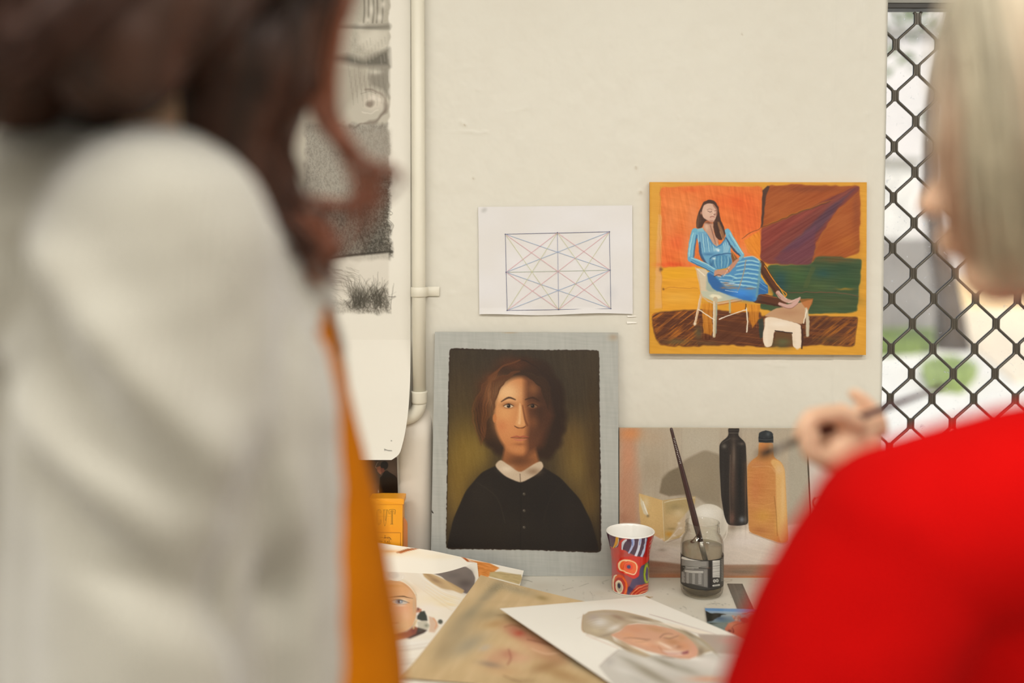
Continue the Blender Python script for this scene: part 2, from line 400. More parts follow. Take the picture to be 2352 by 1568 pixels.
# ---- window with security grille
M_steel = mat('grille_steel', '565046', rough=.32, metal=.35, spec=.6, bump=(80, .3, .0006))
M_frame = mat('window_frame_paint', '34312C', rough=.45)
M_transom = mat('transom_board', '6E6450', rough=.6, noise=(30, .2))
GY = 1.972
def window():
    w = empty('window_1', (1.34, GY, .70)); struct(w)
    zt = at_y(2080, 21, GY)[2]
    bm = bmesh.new()
    add_box(bm, (XR+.002, GY-.006, zt), (1.95, GY+.03, zt+.011), .002)
    add_box(bm, (XR+.002, GY-.012, .70), (1.95, GY+.03, .735), .002)
    add_box(bm, (1.92, GY-.012, .735), (1.95, GY+.03, zt), .002)
    from_bm('window_frame', bm, M_frame, w)
    bm = bmesh.new()
    add_box(bm, (XR+.002, GY-.004, zt+.0115), (1.95, GY+.02, zt+.018), 0)
    from_bm('window_rail', bm, mat('rail_grey', '8C8A80', rough=.4), w)
    box('transom_panel', (XR+.002, GY, zt+.019), (1.95, GY+.02, 2.45), M_transom, w)
    # grille: bent straps touching at short upright bars
    o = at_y(2051, 686, GY); cw, ch = at_y(2147.5, 686, GY)[0]-o[0], o[2]-at_y(2051, 801.5, GY)[2]
    bm = bmesh.new(); r = .0029; hb = .0100; off = .0043
    ncol = int((1.95-o[0])/(cw/2))+1
    for c in range(-1, ncol):
        pts = []
        z0 = o[2]+ch*11
        k = 0
        z = z0
        while z > .66:
            even = (k % 2 == 0)
            cc = c if even else c+1
            if c % 2: cc = c+1 if even else c
            x = o[0]+cc*cw/2
            side = off if (cc == c) else -off
            for zz in (z+hb, z-hb): pts.append((x+side, GY+.006, zz))
            z -= ch/2; k += 1
        # round the corners a little
        q = []
        for i, p in enumerate(pts):
            if 0 < i < len(pts)-1:
                a, b = Vector(pts[i-1]), Vector(pts[i+1]); p_ = Vector(p)
                q += [p_+(a-p_).normalized()*.0042, p_+((a-p_).normalized()+(b-p_).normalized())*.0008, p_+(b-p_).normalized()*.0042]
            else: q.append(Vector(p))
        q = [p for p in q if .70 < p.z < zt+.004]
        add_tube(bm, q, r, 8)
        bmd = None
    for c in range(-1, ncol+1):
        for k in range(30):
            z = o[2]+ch*11-k*ch/2
            if (k+c) % 2 == 0 and .71 < z < zt-.01: add_box(bm, (o[0]+c*cw/2-.0030, GY+.0045, z-hb-.001), (o[0]+c*cw/2+.0030, GY+.0078, z+hb+.001))
    for v in bm.verts: v.co.y = GY+.006+(v.co.y-GY-.006)*1.5
    bmesh.ops.delete(bm, geom=[v for v in bm.verts if v.co.x < XR-.004], context='VERTS')
    from_bm('grille', bm, M_steel, w)
    # pane with dirt and scratches
    g = bpy.data.materials.new('dusty_pane'); g.use_nodes = True; nt = g.node_tree; nt.nodes.clear()
    out = nt.nodes.new('ShaderNodeOutputMaterial'); tr = nt.nodes.new('ShaderNodeBsdfTransparent'); tr.inputs[0].default_value = (.97, .97, .96, 1)
    df = nt.nodes.new('ShaderNodeBsdfDiffuse'); df.inputs[0].default_value = (.85, .85, .83, 1)
    tl = nt.nodes.new('ShaderNodeBsdfTranslucent'); tl.inputs[0].default_value = (.9, .9, .9, 1)
    mx = nt.nodes.new('ShaderNodeMixShader'); m0 = nt.nodes.new('ShaderNodeMixShader'); m0.inputs[0].default_value = .6
    tc = nt.nodes.new('ShaderNodeTexCoord'); n1 = nt.nodes.new('ShaderNodeTexNoise'); n1.inputs['Scale'].default_value = 9; n1.inputs['Detail'].default_value = 8
    n2 = nt.nodes.new('ShaderNodeTexNoise'); n2.inputs['Scale'].default_value = 130; n2.inputs['Distortion'].default_value = 1.2
    r1 = nt.nodes.new('ShaderNodeMapRange'); r1.inputs['From Min'].default_value = .35; r1.inputs['From Max'].default_value = .8; r1.inputs['To Min'].default_value = .03; r1.inputs['To Max'].default_value = .14
    r2 = nt.nodes.new('ShaderNodeMapRange'); r2.inputs['From Min'].default_value = .70; r2.inputs['From Max'].default_value = .78; r2.inputs['To Max'].default_value = .7
    ad = nt.nodes.new('ShaderNodeMath'); ad.operation = 'ADD'; ad.use_clamp = True
    L = nt.links.new
    L(tc.outputs['Object'], n1.inputs['Vector']); L(tc.outputs['Object'], n2.inputs['Vector'])
    L(n1.outputs['Fac'], r1.inputs['Value']); L(n2.outputs['Fac'], r2.inputs['Value'])
    L(r1.outputs[0], ad.inputs[0]); L(r2.outputs[0], ad.inputs[1])
    L(df.outputs[0], m0.inputs[1]); L(tl.outputs[0], m0.inputs[2])
    L(ad.outputs[0], mx.inputs[0]); L(tr.outputs[0], mx.inputs[1]); L(m0.outputs[0], mx.inputs[2]); L(mx.outputs[0], out.inputs[0])
    box('window_glass', (XR+.002, GY+.018, .735), (1.92, GY+.022, zt), g, w)
window()

# ---- outside
def og(px, py, z=0): return at_z(px, py, z)
M_path = mat('path_concrete', 'E6E2D4', rough=.9, noise=(1.2, .1))
struct(box('outside_ground', (-4, 2.05, -.15), (24, 40, -.02), M_path))
def patch(name, pts, h, m, label, cat, kind='stuff'):
    bm = bmesh.new(); vs = [bm.verts.new((*og(x, y, -.02)[:2], -.02)) for x, y in pts]
    f = bm.faces.new(vs); r = bmesh.ops.extrude_face_region(bm, geom=[f])
    for v in r['geom']:
        if isinstance(v, bmesh.types.BMVert): v.co.z += h
    o = from_bm(name, bm, m); return tag(o, label, cat, kind=kind)
M_sand = mat('sandy_ground', 'E9D9BC', rough=.95, noise=(1.5, .12))
M_grass = mat('grass_blades', '8FA25A', rough=.9, noise=(3, .3))
struct(patch('sandy_ground', [(2190, 700), (2700, 690), (2700, 860), (2330, 880), (2235, 800)], .02, M_sand, None, None))
def tufts(name, pts, n, h, m, label, seed):
    rnd = random.Random(seed); xs = [p[0] for p in pts]; ys = [p[1] for p in pts]; bm = bmesh.new()
    P = [og(x, y, -.02) for x, y in pts]
    from mathutils.geometry import intersect_point_tri_2d
    x0, x1 = min(p[0] for p in P), max(p[0] for p in P); y0, y1 = min(p[1] for p in P), max(p[1] for p in P)
    def inside(x, y):
        c = False
        for i in range(len(P)):
            a, b = P[i], P[(i+1) % len(P)]
            if (a[1] > y) != (b[1] > y) and x < (b[0]-a[0])*(y-a[1])/(b[1]-a[1])+a[0]: c = not c
        return c
    k = 0
    while k < n:
        x, y = rnd.uniform(x0, x1), rnd.uniform(y0, y1)
        if not inside(x, y): continue
        k += 1; hh = h*rnd.uniform(.5, 1.2); a = rnd.uniform(0, PI); dx, dy = .02*math.cos(a), .02*math.sin(a); lx, ly = rnd.uniform(-.05, .05), rnd.uniform(-.05, .05)
        v = [bm.verts.new(q) for q in ((x-dx, y-dy, -.02), (x+dx, y+dy, -.02), (x+dx*.6+lx*.5, y+dy*.6+ly*.5, hh*.6), (x+lx, y+ly, hh))]
        bm.faces.new(v)
    return tag(from_bm(name, bm, m), label, 'grass', kind='stuff')
tufts('grass_strip', [(1990, 772), (2140, 769), (2140, 812), (1990, 822)], 3500, .10, M_grass, 'green grass strip along the foot of the grey fence outside the window', 3)
tufts('grass_clump', [(2120, 858), (2190, 845), (2240, 868), (2205, 905), (2135, 898)], 1800, .13, mat('bright_grass', 'A5B86A', rough=.9, noise=(3, .3)), 'bright green grass clump on the pale path outside the window', 4)
# grey fence, white shed, pale house
def board_fence():
    a, b = og(1900, 768, -.02), og(2184, 768, -.02)
    e = empty('board_fence', ((a[0]+b[0])/2, a[1], -.02), 'weathered grey board fence outside the window, behind the grass strip', 'fence')
    y = a[1]; zt = at_y(2100, 548, y)[2]
    bm = bmesh.new(); n = 16
    for i in range(n):
        x0 = a[0]+(b[0]-a[0])*i/n; x1 = a[0]+(b[0]-a[0])*(i+1)/n-.006
        add_box(bm, (x0, y, 0), (x1, y+.025, zt), .003)
    from_bm('fence_boards', bm, mat('fence_grey', '9A948C', rough=.9, noise=(2, .15)), e)
    bm = bmesh.new()
    for z in (.3, zt-.2): add_box(bm, (a[0], y+.026, z), (b[0], y+.07, z+.08))
    from_bm('fence_rail', bm, mat('fence_rail_grey', '77716A', rough=.9), e)
board_fence()
def shed():
    y = og(2050, 768, -.02)[1]+1.2
    x0, x1 = at_y(1890, 600, y)[0], at_y(2101, 600, y)[0]; z0, z1 = 0, at_y(2060, 372, y)[2]
    e = empty('garden_shed', ((x0+x1)/2, y, 0), 'white painted shed wall with a dark roof edge, standing behind the grey fence outside', 'shed')
    box('shed_wall', (x0, y, z0), (x1, y+1.6, z1), mat('shed_white', 'F2EFE6', rough=.8), e)
    box('shed_roof', (x0-.1, y-.12, z1), (x1+.04, y+1.7, z1+.05), mat('shed_roof_grey', 'A9A79E', rough=.8), e)
shed()
def house():
    y = 17.5
    x0, x1 = at_y(1800, 500, y)[0], at_y(3300, 500, y)[0]; z1 = 6.2
    e = empty('house', ((x0+x1)/2, y, 0), 'pale rendered house far behind the shed, seen blurred through the window', 'house')
    box('house_wall', (x0, y, 0), (x1, y+.3, z1), mat('house_render', 'D9D6D3', rough=.9, noise=(.5, .08)), e)
    zt = at_y(2100, 70, y)[2]
    box('gutter', (x0, y-.12, zt-.05), (x1, y, zt+.06), mat('gutter_grey', 'A3A09A', rough=.6), e)
    a, b = at_y(2205, 100, y)[0], at_y(2330, 100, y)[0]
    f = box('house_window', (a, y-.03, 1.6), (b, y-.001, 3.0), mat('house_window_frame', 'F4F2EC', rough=.6), e)
    box('window_pane', (a+.08, y-.04, 1.68), (b-.08, y-.031, 2.92), mat('house_pane', '8C97A0', rough=.1), f)
    box('house_plinth', (at_y(2195, 600, y)[0], y-.25, 0), (x1, y-.13, .55), mat('plinth_cream', 'E7CFA4', rough=.9), e)
house()
def tree():
    b = og(2178, 802, -.02)
    e = empty('garden_tree', b, 'brown tree trunk leaning in front of the grey fence outside the window', 'tree')
    P = [(b[0]+.05, b[1], -.05), (b[0]+.0, b[1], .5), (b[0]-.12, b[1], 1.1), (b[0]-.22, b[1], 1.8), (b[0]-.18, b[1]+.05, 2.8), (b[0]+.05, b[1]+.1, 3.9)]
    tube('tree_trunk', P, [.2, .15, .12, .11, .10, .07], mat('bark', '5E5042', rough=.95, noise=(8, .3), bump=(20, .6, .02)), e, 14)
    rnd = random.Random(8); bm = bmesh.new()
    for k in range(900):
        c = Vector((b[0]+rnd.gauss(.1, 1.1), b[1]+rnd.gauss(.2, .9), 4.6+rnd.gauss(0, .6)))
        n = Vector((rnd.gauss(0, 1), rnd.gauss(0, 1), rnd.gauss(0, 1))).normalized(); u = n.orthogonal().normalized(); v = n.cross(u)
        bm.faces.new([bm.verts.new(c+u*.1), bm.verts.new(c+v*.05), bm.verts.new(c-u*.1), bm.verts.new(c-v*.05)])
    from_bm('foliage', bm, mat('leaf_green', '6F8446', rough=.7), e)
tree()

# ---- work table along the wall
M_table = paint_mat('table_paint', rough=.42, spec=.4)
TP = Paint(1080, 1290, 1900, 1568, 'E3DDCD')
def paint_table():
    p = TP; rnd = random.Random(5)
    n = vnoise(p.X, p.Y, 60, 12, 3)-.5; p.A += (n*7)[..., None]
    for x, y, r in [(1380, 1362, 26), (1450, 1385, 30), (1240, 1345, 30), (1560, 1378, 40), (1640, 1395, 36)]: p.blob(x, y, r, r*.3, 'D3C8B2', a=.35)
    for k in range(120):
        x = rnd.uniform(1205, 1780); y = rnd.uniform(1330, 1420)
        p.blob(x, y, rnd.uniform(.8, 2.2), rnd.uniform(.5, 1.1), '6B6455', a=rnd.uniform(.15, .6))
    for (x0, y0, x1, y1, w) in [(1198, 1331, 1222, 1336, 1.6), (1290, 1356, 1316, 1349, 1), (1330, 1347, 1352, 1339, 1), (1355, 1358, 1362, 1376, .9), (1384, 1336, 1398, 1331, 1), (1568, 1392, 1576, 1400, 1.4), (1624, 1388, 1650, 1385, 1.2), (1668, 1337, 1678, 1332, 1.2)]:
        p.line([(x0, y0), ((x0+x1)/2+2, (y0+y1)/2-1), (x1, y1)], [w*.3, w*.8, w*.4], '5B5448', 1, .55)
    for k in range(5): p.blob(1638+k*7, 1386+(k % 2)*2, 1.8, .8, '55606A', a=.6)
    p.ell(1672, 1333, 9, 3.2, 'B0A08A', a=.35); p.ell(1672, 1333, 7, 2.2, 'E3DDCD', a=.8)
paint_table()
def table():
    e = empty('work_table', (.1, 1.58, 0), 'white painted work table with scuffed top set against the wall', 'table')
    xs = np.concatenate([np.linspace(-1.25, -.1, 20), np.arange(-.095, .5, .0016), np.linspace(.505, 1.45, 20)])
    ys = np.concatenate([np.arange(1.912, 1.60, -.0022), np.linspace(1.595, 1.24, 12)])
    X, Y = np.meshgrid(xs, ys); P = np.stack([X, Y, np.full(X.shape, TABLE_Z)], -1)
    x, y = to_px(P)
    grid_slab('tabletop', P, TP.sample(x, y)*.80, .028, M_table, e, 'D9D2C0')
    ml = mat('table_leg_paint', 'D8D2C2', rough=.5)
    for x in (-1.19, 1.33):
        for y in (1.30, 1.83): box('leg', (x, y, 0), (x+.06, y+.06, TABLE_Z-.0285), ml, e, .004)
    for y in (1.31, 1.855): box('apron', (-1.129, y, TABLE_Z-.13), (1.329, y+.025, TABLE_Z-.0285), ml, e, .002)
table()

# ---- conduit on the wall
def conduit():
    yc = WALL_Y-.0145; r = .0128
    t = at_y(960, 0, yc-r); x = at_y(960, 500, yc-r)[0]
    z = lambda py: at_y(960, py, yc-r)[2]
    e = empty('conduit_pipe', (x, yc, z(930)), 'white painted conduit pipe running down the wall beside the charcoal drawing', 'pipe')
    tube('pipe', [(x, yc, 2.79), (x, yc, z(600)), (x, yc, z(905))], r, M_gloss, e, 24)
    bm = bmesh.new(); add_lathe(bm, [(r, z(899)-.001), (r+.0028, z(900)), (r+.0031, z(903)), (r+.0026, z(906)), (r+.0026, z(924)), (r+.0012, z(928)), (r, z(929))], 24, (x, yc, 0))
    from_bm('coupling', bm, M_gloss, e)
    R = .030; c = (x-R, yc+.002, z(927)); pts = []
    for k in range(13):
        a = k/12*math.radians(88); pts.append((c[0]+R*math.cos(a), c[1], c[2]-R*math.sin(a)))
    pts.append((pts[-1][0]-.03, pts[-1][1], pts[-1][2]))
    tube('elbow', pts, r+.001, M_gloss, e, 24)
    # saddle clip
    zc, hh = z(671), .0092
    bm = bmesh.new(); prof = []
    for k in range(15):
        a = PI*1.05-k/14*PI*1.02; prof.append((x+(r+.0016)*math.cos(a), yc-(r+.0016)*math.sin(a)))
    prof += [(x+r+.004, WALL_Y-.003), (x+r+.026, WALL_Y-.003)]
    A = [bm.verts.new((p[0], p[1], zc+hh)) for p in prof]; B = [bm.verts.new((p[0], p[1], zc-hh)) for p in prof]
    for k in range(len(prof)-1): bm.faces.new((A[k], A[k+1], B[k+1], B[k]))
    o = from_bm('clip', bm, M_gloss, e, True); md = o.modifiers.new('thickness', 'SOLIDIFY'); md.thickness = .0018; md.offset = 0
    bv = o.modifiers.new('soft', 'BEVEL'); bv.width = .0006
    bm = bmesh.new(); add_lathe(bm, [(0, 0), (.0035, 0), (.0038, -.0006), (.003, -.0016), (.0008, -.0020), (0, -.0012)], 16)
    s = from_bm('screw', bm, M_gloss, o); s.data.transform(Matrix.Rotation(-PI/2, 4, 'X')); 
    s.matrix_parent_inverse = Matrix.Identity(4)
    q = Vector((x+r+.015, WALL_Y-.0042, zc)); s.data.transform(Matrix.Rotation(PI, 4, 'Z')); s.data.transform(Matrix.Translation(q))
    s.matrix_parent_inverse = (e.matrix_world).inverted()
conduit()
def downpipe():
    xc = at_y(953, 1100, WALL_Y-.02)[0]; bm = bmesh.new(); rings = []
    zs = np.linspace(.76, at_y(953, 930, WALL_Y)[2], 60)
    zt = at_y(953, 1010, WALL_Y)[2]; ztop = zs[-1]
    for z in zs:
        k = 1-np.clip((z-zt)/(ztop-zt), 0, 1); k = k*k*(3-2*k)
        r = .032; rings.append([bm.verts.new((xc+(r+.001)*math.cos(a), WALL_Y+.004-(.004+.018*k)*math.sin(a)**.8, z)) for a in np.linspace(PI, 0, 28)])
    for a, b in zip(rings[:-1], rings[1:]):
        for k in range(27): bm.faces.new((a[k], a[k+1], b[k+1], b[k])).smooth = True
    o = from_bm('trim_1', bm, mat('downpipe_paint', 'DCD3C4', rough=.5, bump=(40, .25, .001))); struct(o)
downpipe()

# ================================================================ pictures on the wall
# ---- tall charcoal drawing taped beside the conduit
def charcoal():
    p = Paint(500, -60, 960, 1080, 'EFEADD')
    n = vnoise(p.X, p.Y, 1.2, 1.9, 4)*.6+vnoise(p.X, p.Y, 2.6, 6, 5)*.4
    big = vnoise(p.X, p.Y, 70, 60, 6)
    def tone(x0, y0, x1, y1, c, a, soft=5, grain=0.0, wob=4):
        p.warp = wob; p.wsc = 14
        m = p.mask([(x0, y0), (x1, y0), (x1, y1), (x0, y1)], soft); p.warp = 0
        al = m*a*((1-grain)+grain*np.clip((n-.36)*3.4, 0, 1.3))
        p.A += (hx(c)-p.A)*np.clip(al, 0, 1)[..., None]
    tone(520, -60, 893, 597, 'B9B2A2', .8, 4)
    tone(520, -60, 893, 150, '9C9688', .35, 6, .3)
    for x in (846, 857, 866, 878, 836): p.line([(x, -20), (x+1, 26), (x-1, 52)], 3.5, '6E695E', 3, .6)
    for x, y, rx, ry in [(853, 22, 5, 14), (872, 40, 7, 10), (845, 46, 6, 8), (862, 80, 14, 14), (848, 90, 12, 10), (880, 10, 6, 9), (830, 60, 9, 9)]: p.blob(x, y, rx, ry, 'E4DECF', a=.8)
    p.line([(700, 66), (790, 60), (850, 62), (893, 60)], [4, 6, 8, 10], '7A756A', 9, .6)
    p.line([(760, 62), (893, 66)], [2, 7], '6B665C', 5, .5)
    p.fill([(824, 72), (893, 68), (893, 118), (840, 116), (822, 98)], 'D8D2C2', 14, .75)
    p.fill([(740, 132), (800, 126), (835, 138), (893, 112), (895, 152), (826, 153), (780, 140)], '5E5A51', 16, .78)
    p.fill([(850, 155), (893, 153), (893, 225), (878, 206), (850, 196), (846, 180)], '8A8478', 12, .8)
    p.blob(862, 165, 16, 7, 'E2DCCC', a=.7)
    p.fill([(700, 150), (835, 150), (850, 200), (828, 208), (760, 300), (700, 300)], 'A79F90', 20, .6)
    p.warp = 5; p.wsc = 16
    p.line([(838, 203), (858, 205), (878, 218), (888, 238), (888, 256), (874, 272), (852, 282), (800, 290)], [3, 4, 6, 7, 7, 6, 5, 6], '75695E', 6, .7)
    p.ell(862, 234, 24, 21, 'DAD0C0', 20, .8, .8); p.ell(852, 238, 10, 7, '7B6E62', 20, .9, .7); p.ell(862, 226, 15, 5, 'E8E0D2', 25, .8, .6)
    p.line([(828, 214), (846, 208), (866, 214)], 1.2, '6A6056', 1.5, .5); p.line([(832, 252), (850, 262), (872, 256)], 2, 'EDE6DA', 3, .6)
    p.warp = 0
    for k in range(46): p.line([(800+k*2.0+(k*7)%5, 150+(k*13)%70), (802+k*2.0, 150+(k*13)%70+26)], 1.6, '6E685C', 2.6, .2); p.line([(806+k*1.9, 85+(k*11)%50), (808+k*1.9, 100+(k*11)%50)], 2.2, ['E6E0D2', '7E786C'][k%2], 4, .22)
    for k in range(30): p.line([(770+k*4, 292+(k*17)%110), (790+k*3.4, 280+(k*17)%110)], 3, ['8E8174', 'CFC4B4'][k%2], 5, .45)
    tone(700, 285, 893, 597, '6E6962', .55, 10, .4)
    tone(800, 300, 895, 412, 'A69D90', .45, 20, .3)
    tone(826, 400, 898, 590, '4A463E', .72, 9, .55, 6)
    tone(700, 470, 880, 590, '46423B', .55, 14, .5, 4)
    p.line([(740, 596), (790, 588), (850, 582), (900, 578)], [3, 5, 6, 7], '3A362F', 3, .7)
    rnd = random.Random(3)
    for k in range(60):
        x = rnd.uniform(880, 894); y = rnd.uniform(410, 585); p.line([(x-8, y-rnd.uniform(-5, 5)), (x+rnd.uniform(2, 8), y+rnd.uniform(-3, 3))], 1.2, '4A463E', 1.2, .6)
    p.line([(888, 480), (902, 490), (890, 500), (904, 518), (892, 540)], .9, '5A564C', 1, .6)
    # lower strip: loose scribble of bushes
    p.fill([(700, 600), (760, 594), (893, 580), (893, 718), (700, 718)], 'DDD6C8', 5, .75)
    tone(726, 690, 896, 720, '8A857A', .4, 7, .6)
    tone(800, 662, 894, 718, '6A655B', .6, 10, .7, 8)
    p.warp = 3
    for k in range(230):
        cx = rnd.choice([822, 824, 826, 872, 860]); bx = cx+rnd.gauss(0, 12); by = 712-rnd.uniform(0, 30)
        L = rnd.uniform(20, 62); a = math.radians(rnd.gauss(0, 26)+(cx-830)*-.2)
        p.line([(bx, by), (bx+L*math.sin(a)*.5, by-L*math.cos(a)*.55), (bx+L*math.sin(a)*1.1, by-L*math.cos(a))], [2, 1.1, .5], '4C483F', 1.3, rnd.uniform(.2, .6))
    for k in range(110):
        bx = rnd.uniform(728, 830); by = rnd.uniform(620, 712); p.line([(bx, by), (bx-rnd.uniform(10, 34), by-rnd.uniform(2, 16))], 1.1, '8B8478', 1.5, .4)
    p.warp = 0
    p.line([(893, 681), (902, 682), (908, 680)], 1.3, '4A463E', 1, .9)
    m = np.clip((p.X-894)/3, 0, 1)*np.clip((p.Y-300)/10, 0, 1)
    # pencil signature near the foot of the sheet
    p.line([(883, 1031), (890, 1034), (900, 1035)], 1.4, '4A4A44', .8, .9); p.blob(884, 1034, 1.2, 1, '4A4A44', a=.8)
    p.blob(899, 1012, 1.2, 1.2, '4A4A44', a=.9)
    # the sheet: hangs flat, lower corner curls off the wall
    nv, nu = 1000, 360
    py = np.linspace(-70, 1056, nv)[:, None]*np.ones((1, nu)); v = py
    t = np.clip((v-780)/276, 0, 1)
    u = np.linspace(0, 1, nu)[None, :]*np.ones((nv, 1))
    right = 943-8*t**2-22*t**4; right = right-14*np.clip((v-1036)/20, 0, 1)**2
    px = 430+(right-430)*u
    off = .003+.064*t**1.1*(.25+.75*u)
    P = np.empty((nv, nu, 3)); d = FW*FPX+RX*(px[..., None]-1176)+UP*(ROW-py[..., None])
    P[:] = CAM+d*((WALL_Y-off)/d[..., 1])[..., None]
    C = np.clip(p.sample(px, py)*PIG, 0, .86)
    o = grid_slab('charcoal_drawing', P, C, .0006, paint_mat('charcoal_paper', rough=.8, spec=.15), None, 'D8C9A8')
    tag(o, 'tall white sheet with a smudged charcoal drawing hanging beside the conduit, lower corner curling', 'drawing')
charcoal()

# ---- small printed picture of a man in black, under the drawing
def small_print():
    p = Paint(800, 1030, 930, 1150, '4E3D31', 840, 1040, 7.125, 2)
    p.blob(420, 250, 120, 160, '6B5646', a=.8); p.blob(80, 400, 120, 260, '5C4128', a=.6)
    p.fill([(232, 400), (270, 370), (300, 300), (350, 280), (380, 310), (480, 370), (520, 420), (530, 700), (215, 700)], '150D08', 8)
    p.ell(305, 205, 62, 72, '1C1511', 10, .15); p.fill([(178, 230), (240, 215), (262, 300), (255, 355), (225, 340), (190, 300)], '9A6248', 10)
    p.fill([(245, 240), (300, 250), (310, 300), (270, 330), (245, 300)], '7A4634', 8); p.line([(165, 215), (190, 160), (205, 148)], 7, 'B5A48E', 4, .8)
    p.line([(160, 225), (175, 250)], 8, 'C9A78A', 4, .8); p.blob(208, 630, 9, 26, 'D8C8B0', a=.8)
    c = [at_y(x, y, WALL_Y-.003) for x, y in [(812, 1050), (911.5, 1050), (914.5, 1150), (812, 1150)]]
    o = artwork('small_print', c, p, 180, 180, .0006, paint_mat('print_gloss', rough=.3, spec=.5), edge_col='D8D2C4')
    tag(o, 'small dark print of a man in black, below the charcoal sheet', 'picture')
small_print()

# ---- sheet with ruled perspective star
def ruled_sheet():
    p = Paint(1090, 465, 1460, 730, 'E9E6E4', 1050, 440, 4.3556)
    p.A += ((vnoise(p.X, p.Y, 300, 240, 3)-.5)*8)[..., None]*np.array([.6, .8, 1.4])
    p.ell(270, 185, 28, 20, 'A9A8A4', -30, 1.2, .45); p.ell(1545, 1010, 50, 60, 'CFD0D2', 0, 1.4, .3)
    nu, nv = 180, 130
    c = [at_y(x, y, WALL_Y-.003) for x, y in [(1098.2, 475), (1452, 471.5), (1453.2, 720), (1101, 723)]]
    def bend(P):
        v = np.linspace(0, 1, nv)[:, None]; u = np.linspace(0, 1, nu)[None]
        P = P.copy(); P[..., 1] -= .0035*np.clip((v-.93)/.07, 0, 1)**1.5*(.6+.4*np.sin(u*11))+.0004*np.sin(u*7+v*3)
        P[..., 2] += .0016*np.clip((v-.9)/.1, 0, 1)**2*np.sin(u*9+1); return P
    P = bend(quad_grid(c, nu, nv)); x, y = to_px(quad_grid(c, nu, nv)); C = np.clip(p.sample(x, y)*PIG, 0, .86)
    o = grid_slab('ruled_sheet', P, C, .0003, paint_mat('copy_paper', rough=.75, spec=.2), None, 'DAD6CE')
    # pencil and ink lines drawn on it
    A = {'tl': (482, 425), 'tm': (1003, 410), 'tr': (1524, 401), 'ml': (490, 805), 'mm': (1008, 794), 'mr': (1530, 784), 'bl': (500, 1188), 'bm': (1016, 1178), 'br': (1538, 1170)}
    ink, blue, red, grn = '5A5F80', '8FA9CC', 'D9A0A8', 'C6C89A'
    L = [('tl', 'tr', ink), ('tr', 'br', ink), ('br', 'bl', ink), ('bl', 'tl', ink), ('tm', 'bm', '8087A8'), ('ml', 'mr', 'A5B0A0'),
         ('tl', 'mr', blue), ('tr', 'ml', blue), ('ml', 'br', blue), ('mr', 'bl', blue),
         ('tl', 'br', red), ('tr', 'bl', red), ('tm', 'ml', red), ('tm', 'mr', red), ('ml', 'bm', red), ('mr', 'bm', red),
         ('tl', 'bm', grn), ('tm', 'bl', grn), ('tm', 'br', grn), ('tr', 'bm', grn)]
    cols = {}
    for ci in {l[2] for l in L} | {ink}: cols[ci] = len(cols)
    bm = bmesh.new(); yy = WALL_Y-.0040
    def q(n): return Vector(at_y(1050+A[n][0]/4.3556, 440+A[n][1]/4.3556, yy).tolist())
    for a, b, ci in L:
        pa, pb = q(a), q(b); d = (pb-pa).normalized(); nrm = Vector((-d.z, 0, d.x)); w = .00042 if ci == ink else .00036
        f = bm.faces.new([bm.verts.new(v) for v in (pa-nrm*w, pb-nrm*w, pb+nrm*w, pa+nrm*w)]); f.material_index = cols[ci]
        yy -= .00002
    for n in A:
        if n == 'mm': continue
        c0 = q(n)
        f = bm.faces.new([bm.verts.new(c0+Vector((.0014*math.cos(t), -.0001, .0011*math.sin(t)))) for t in np.linspace(0, 2*PI, 9)[:-1]]); f.material_index = cols[ink]
    ms = [None]*len(cols)
    for ci, k in cols.items(): ms[k] = mat('line_'+ci, ci, rough=.7)
    e = from_bm('drawn_lines', bm, ms, o)
    tag(o, 'white paper with a thin coloured geometric star of ruled lines, taped to the wall', 'paper')
ruled_sheet()
def tape():
    for (x0, y0, x1, y1), lab in [((1441, 724, 1462, 727), 'upper'), ((1440, 738, 1462, 742), 'lower')]:
        c = [at_y(x, y, WALL_Y-.0018) for x, y in [(x0, y0), (x1, y0+1.5), (x1, y1), (x0, y1+1)]]
        P = quad_grid(c, 8, 4)
        o = grid_slab('tape_strip', P, np.repeat(lin(hx('F6F3EA'))[None], 32, 0), .0006, paint_mat('tape_'+lab, rough=.3))
        tag(o, lab+' of the two tiny torn tape strips under the right end of the ruled paper', 'tape', 'torn tape strips')
tape()

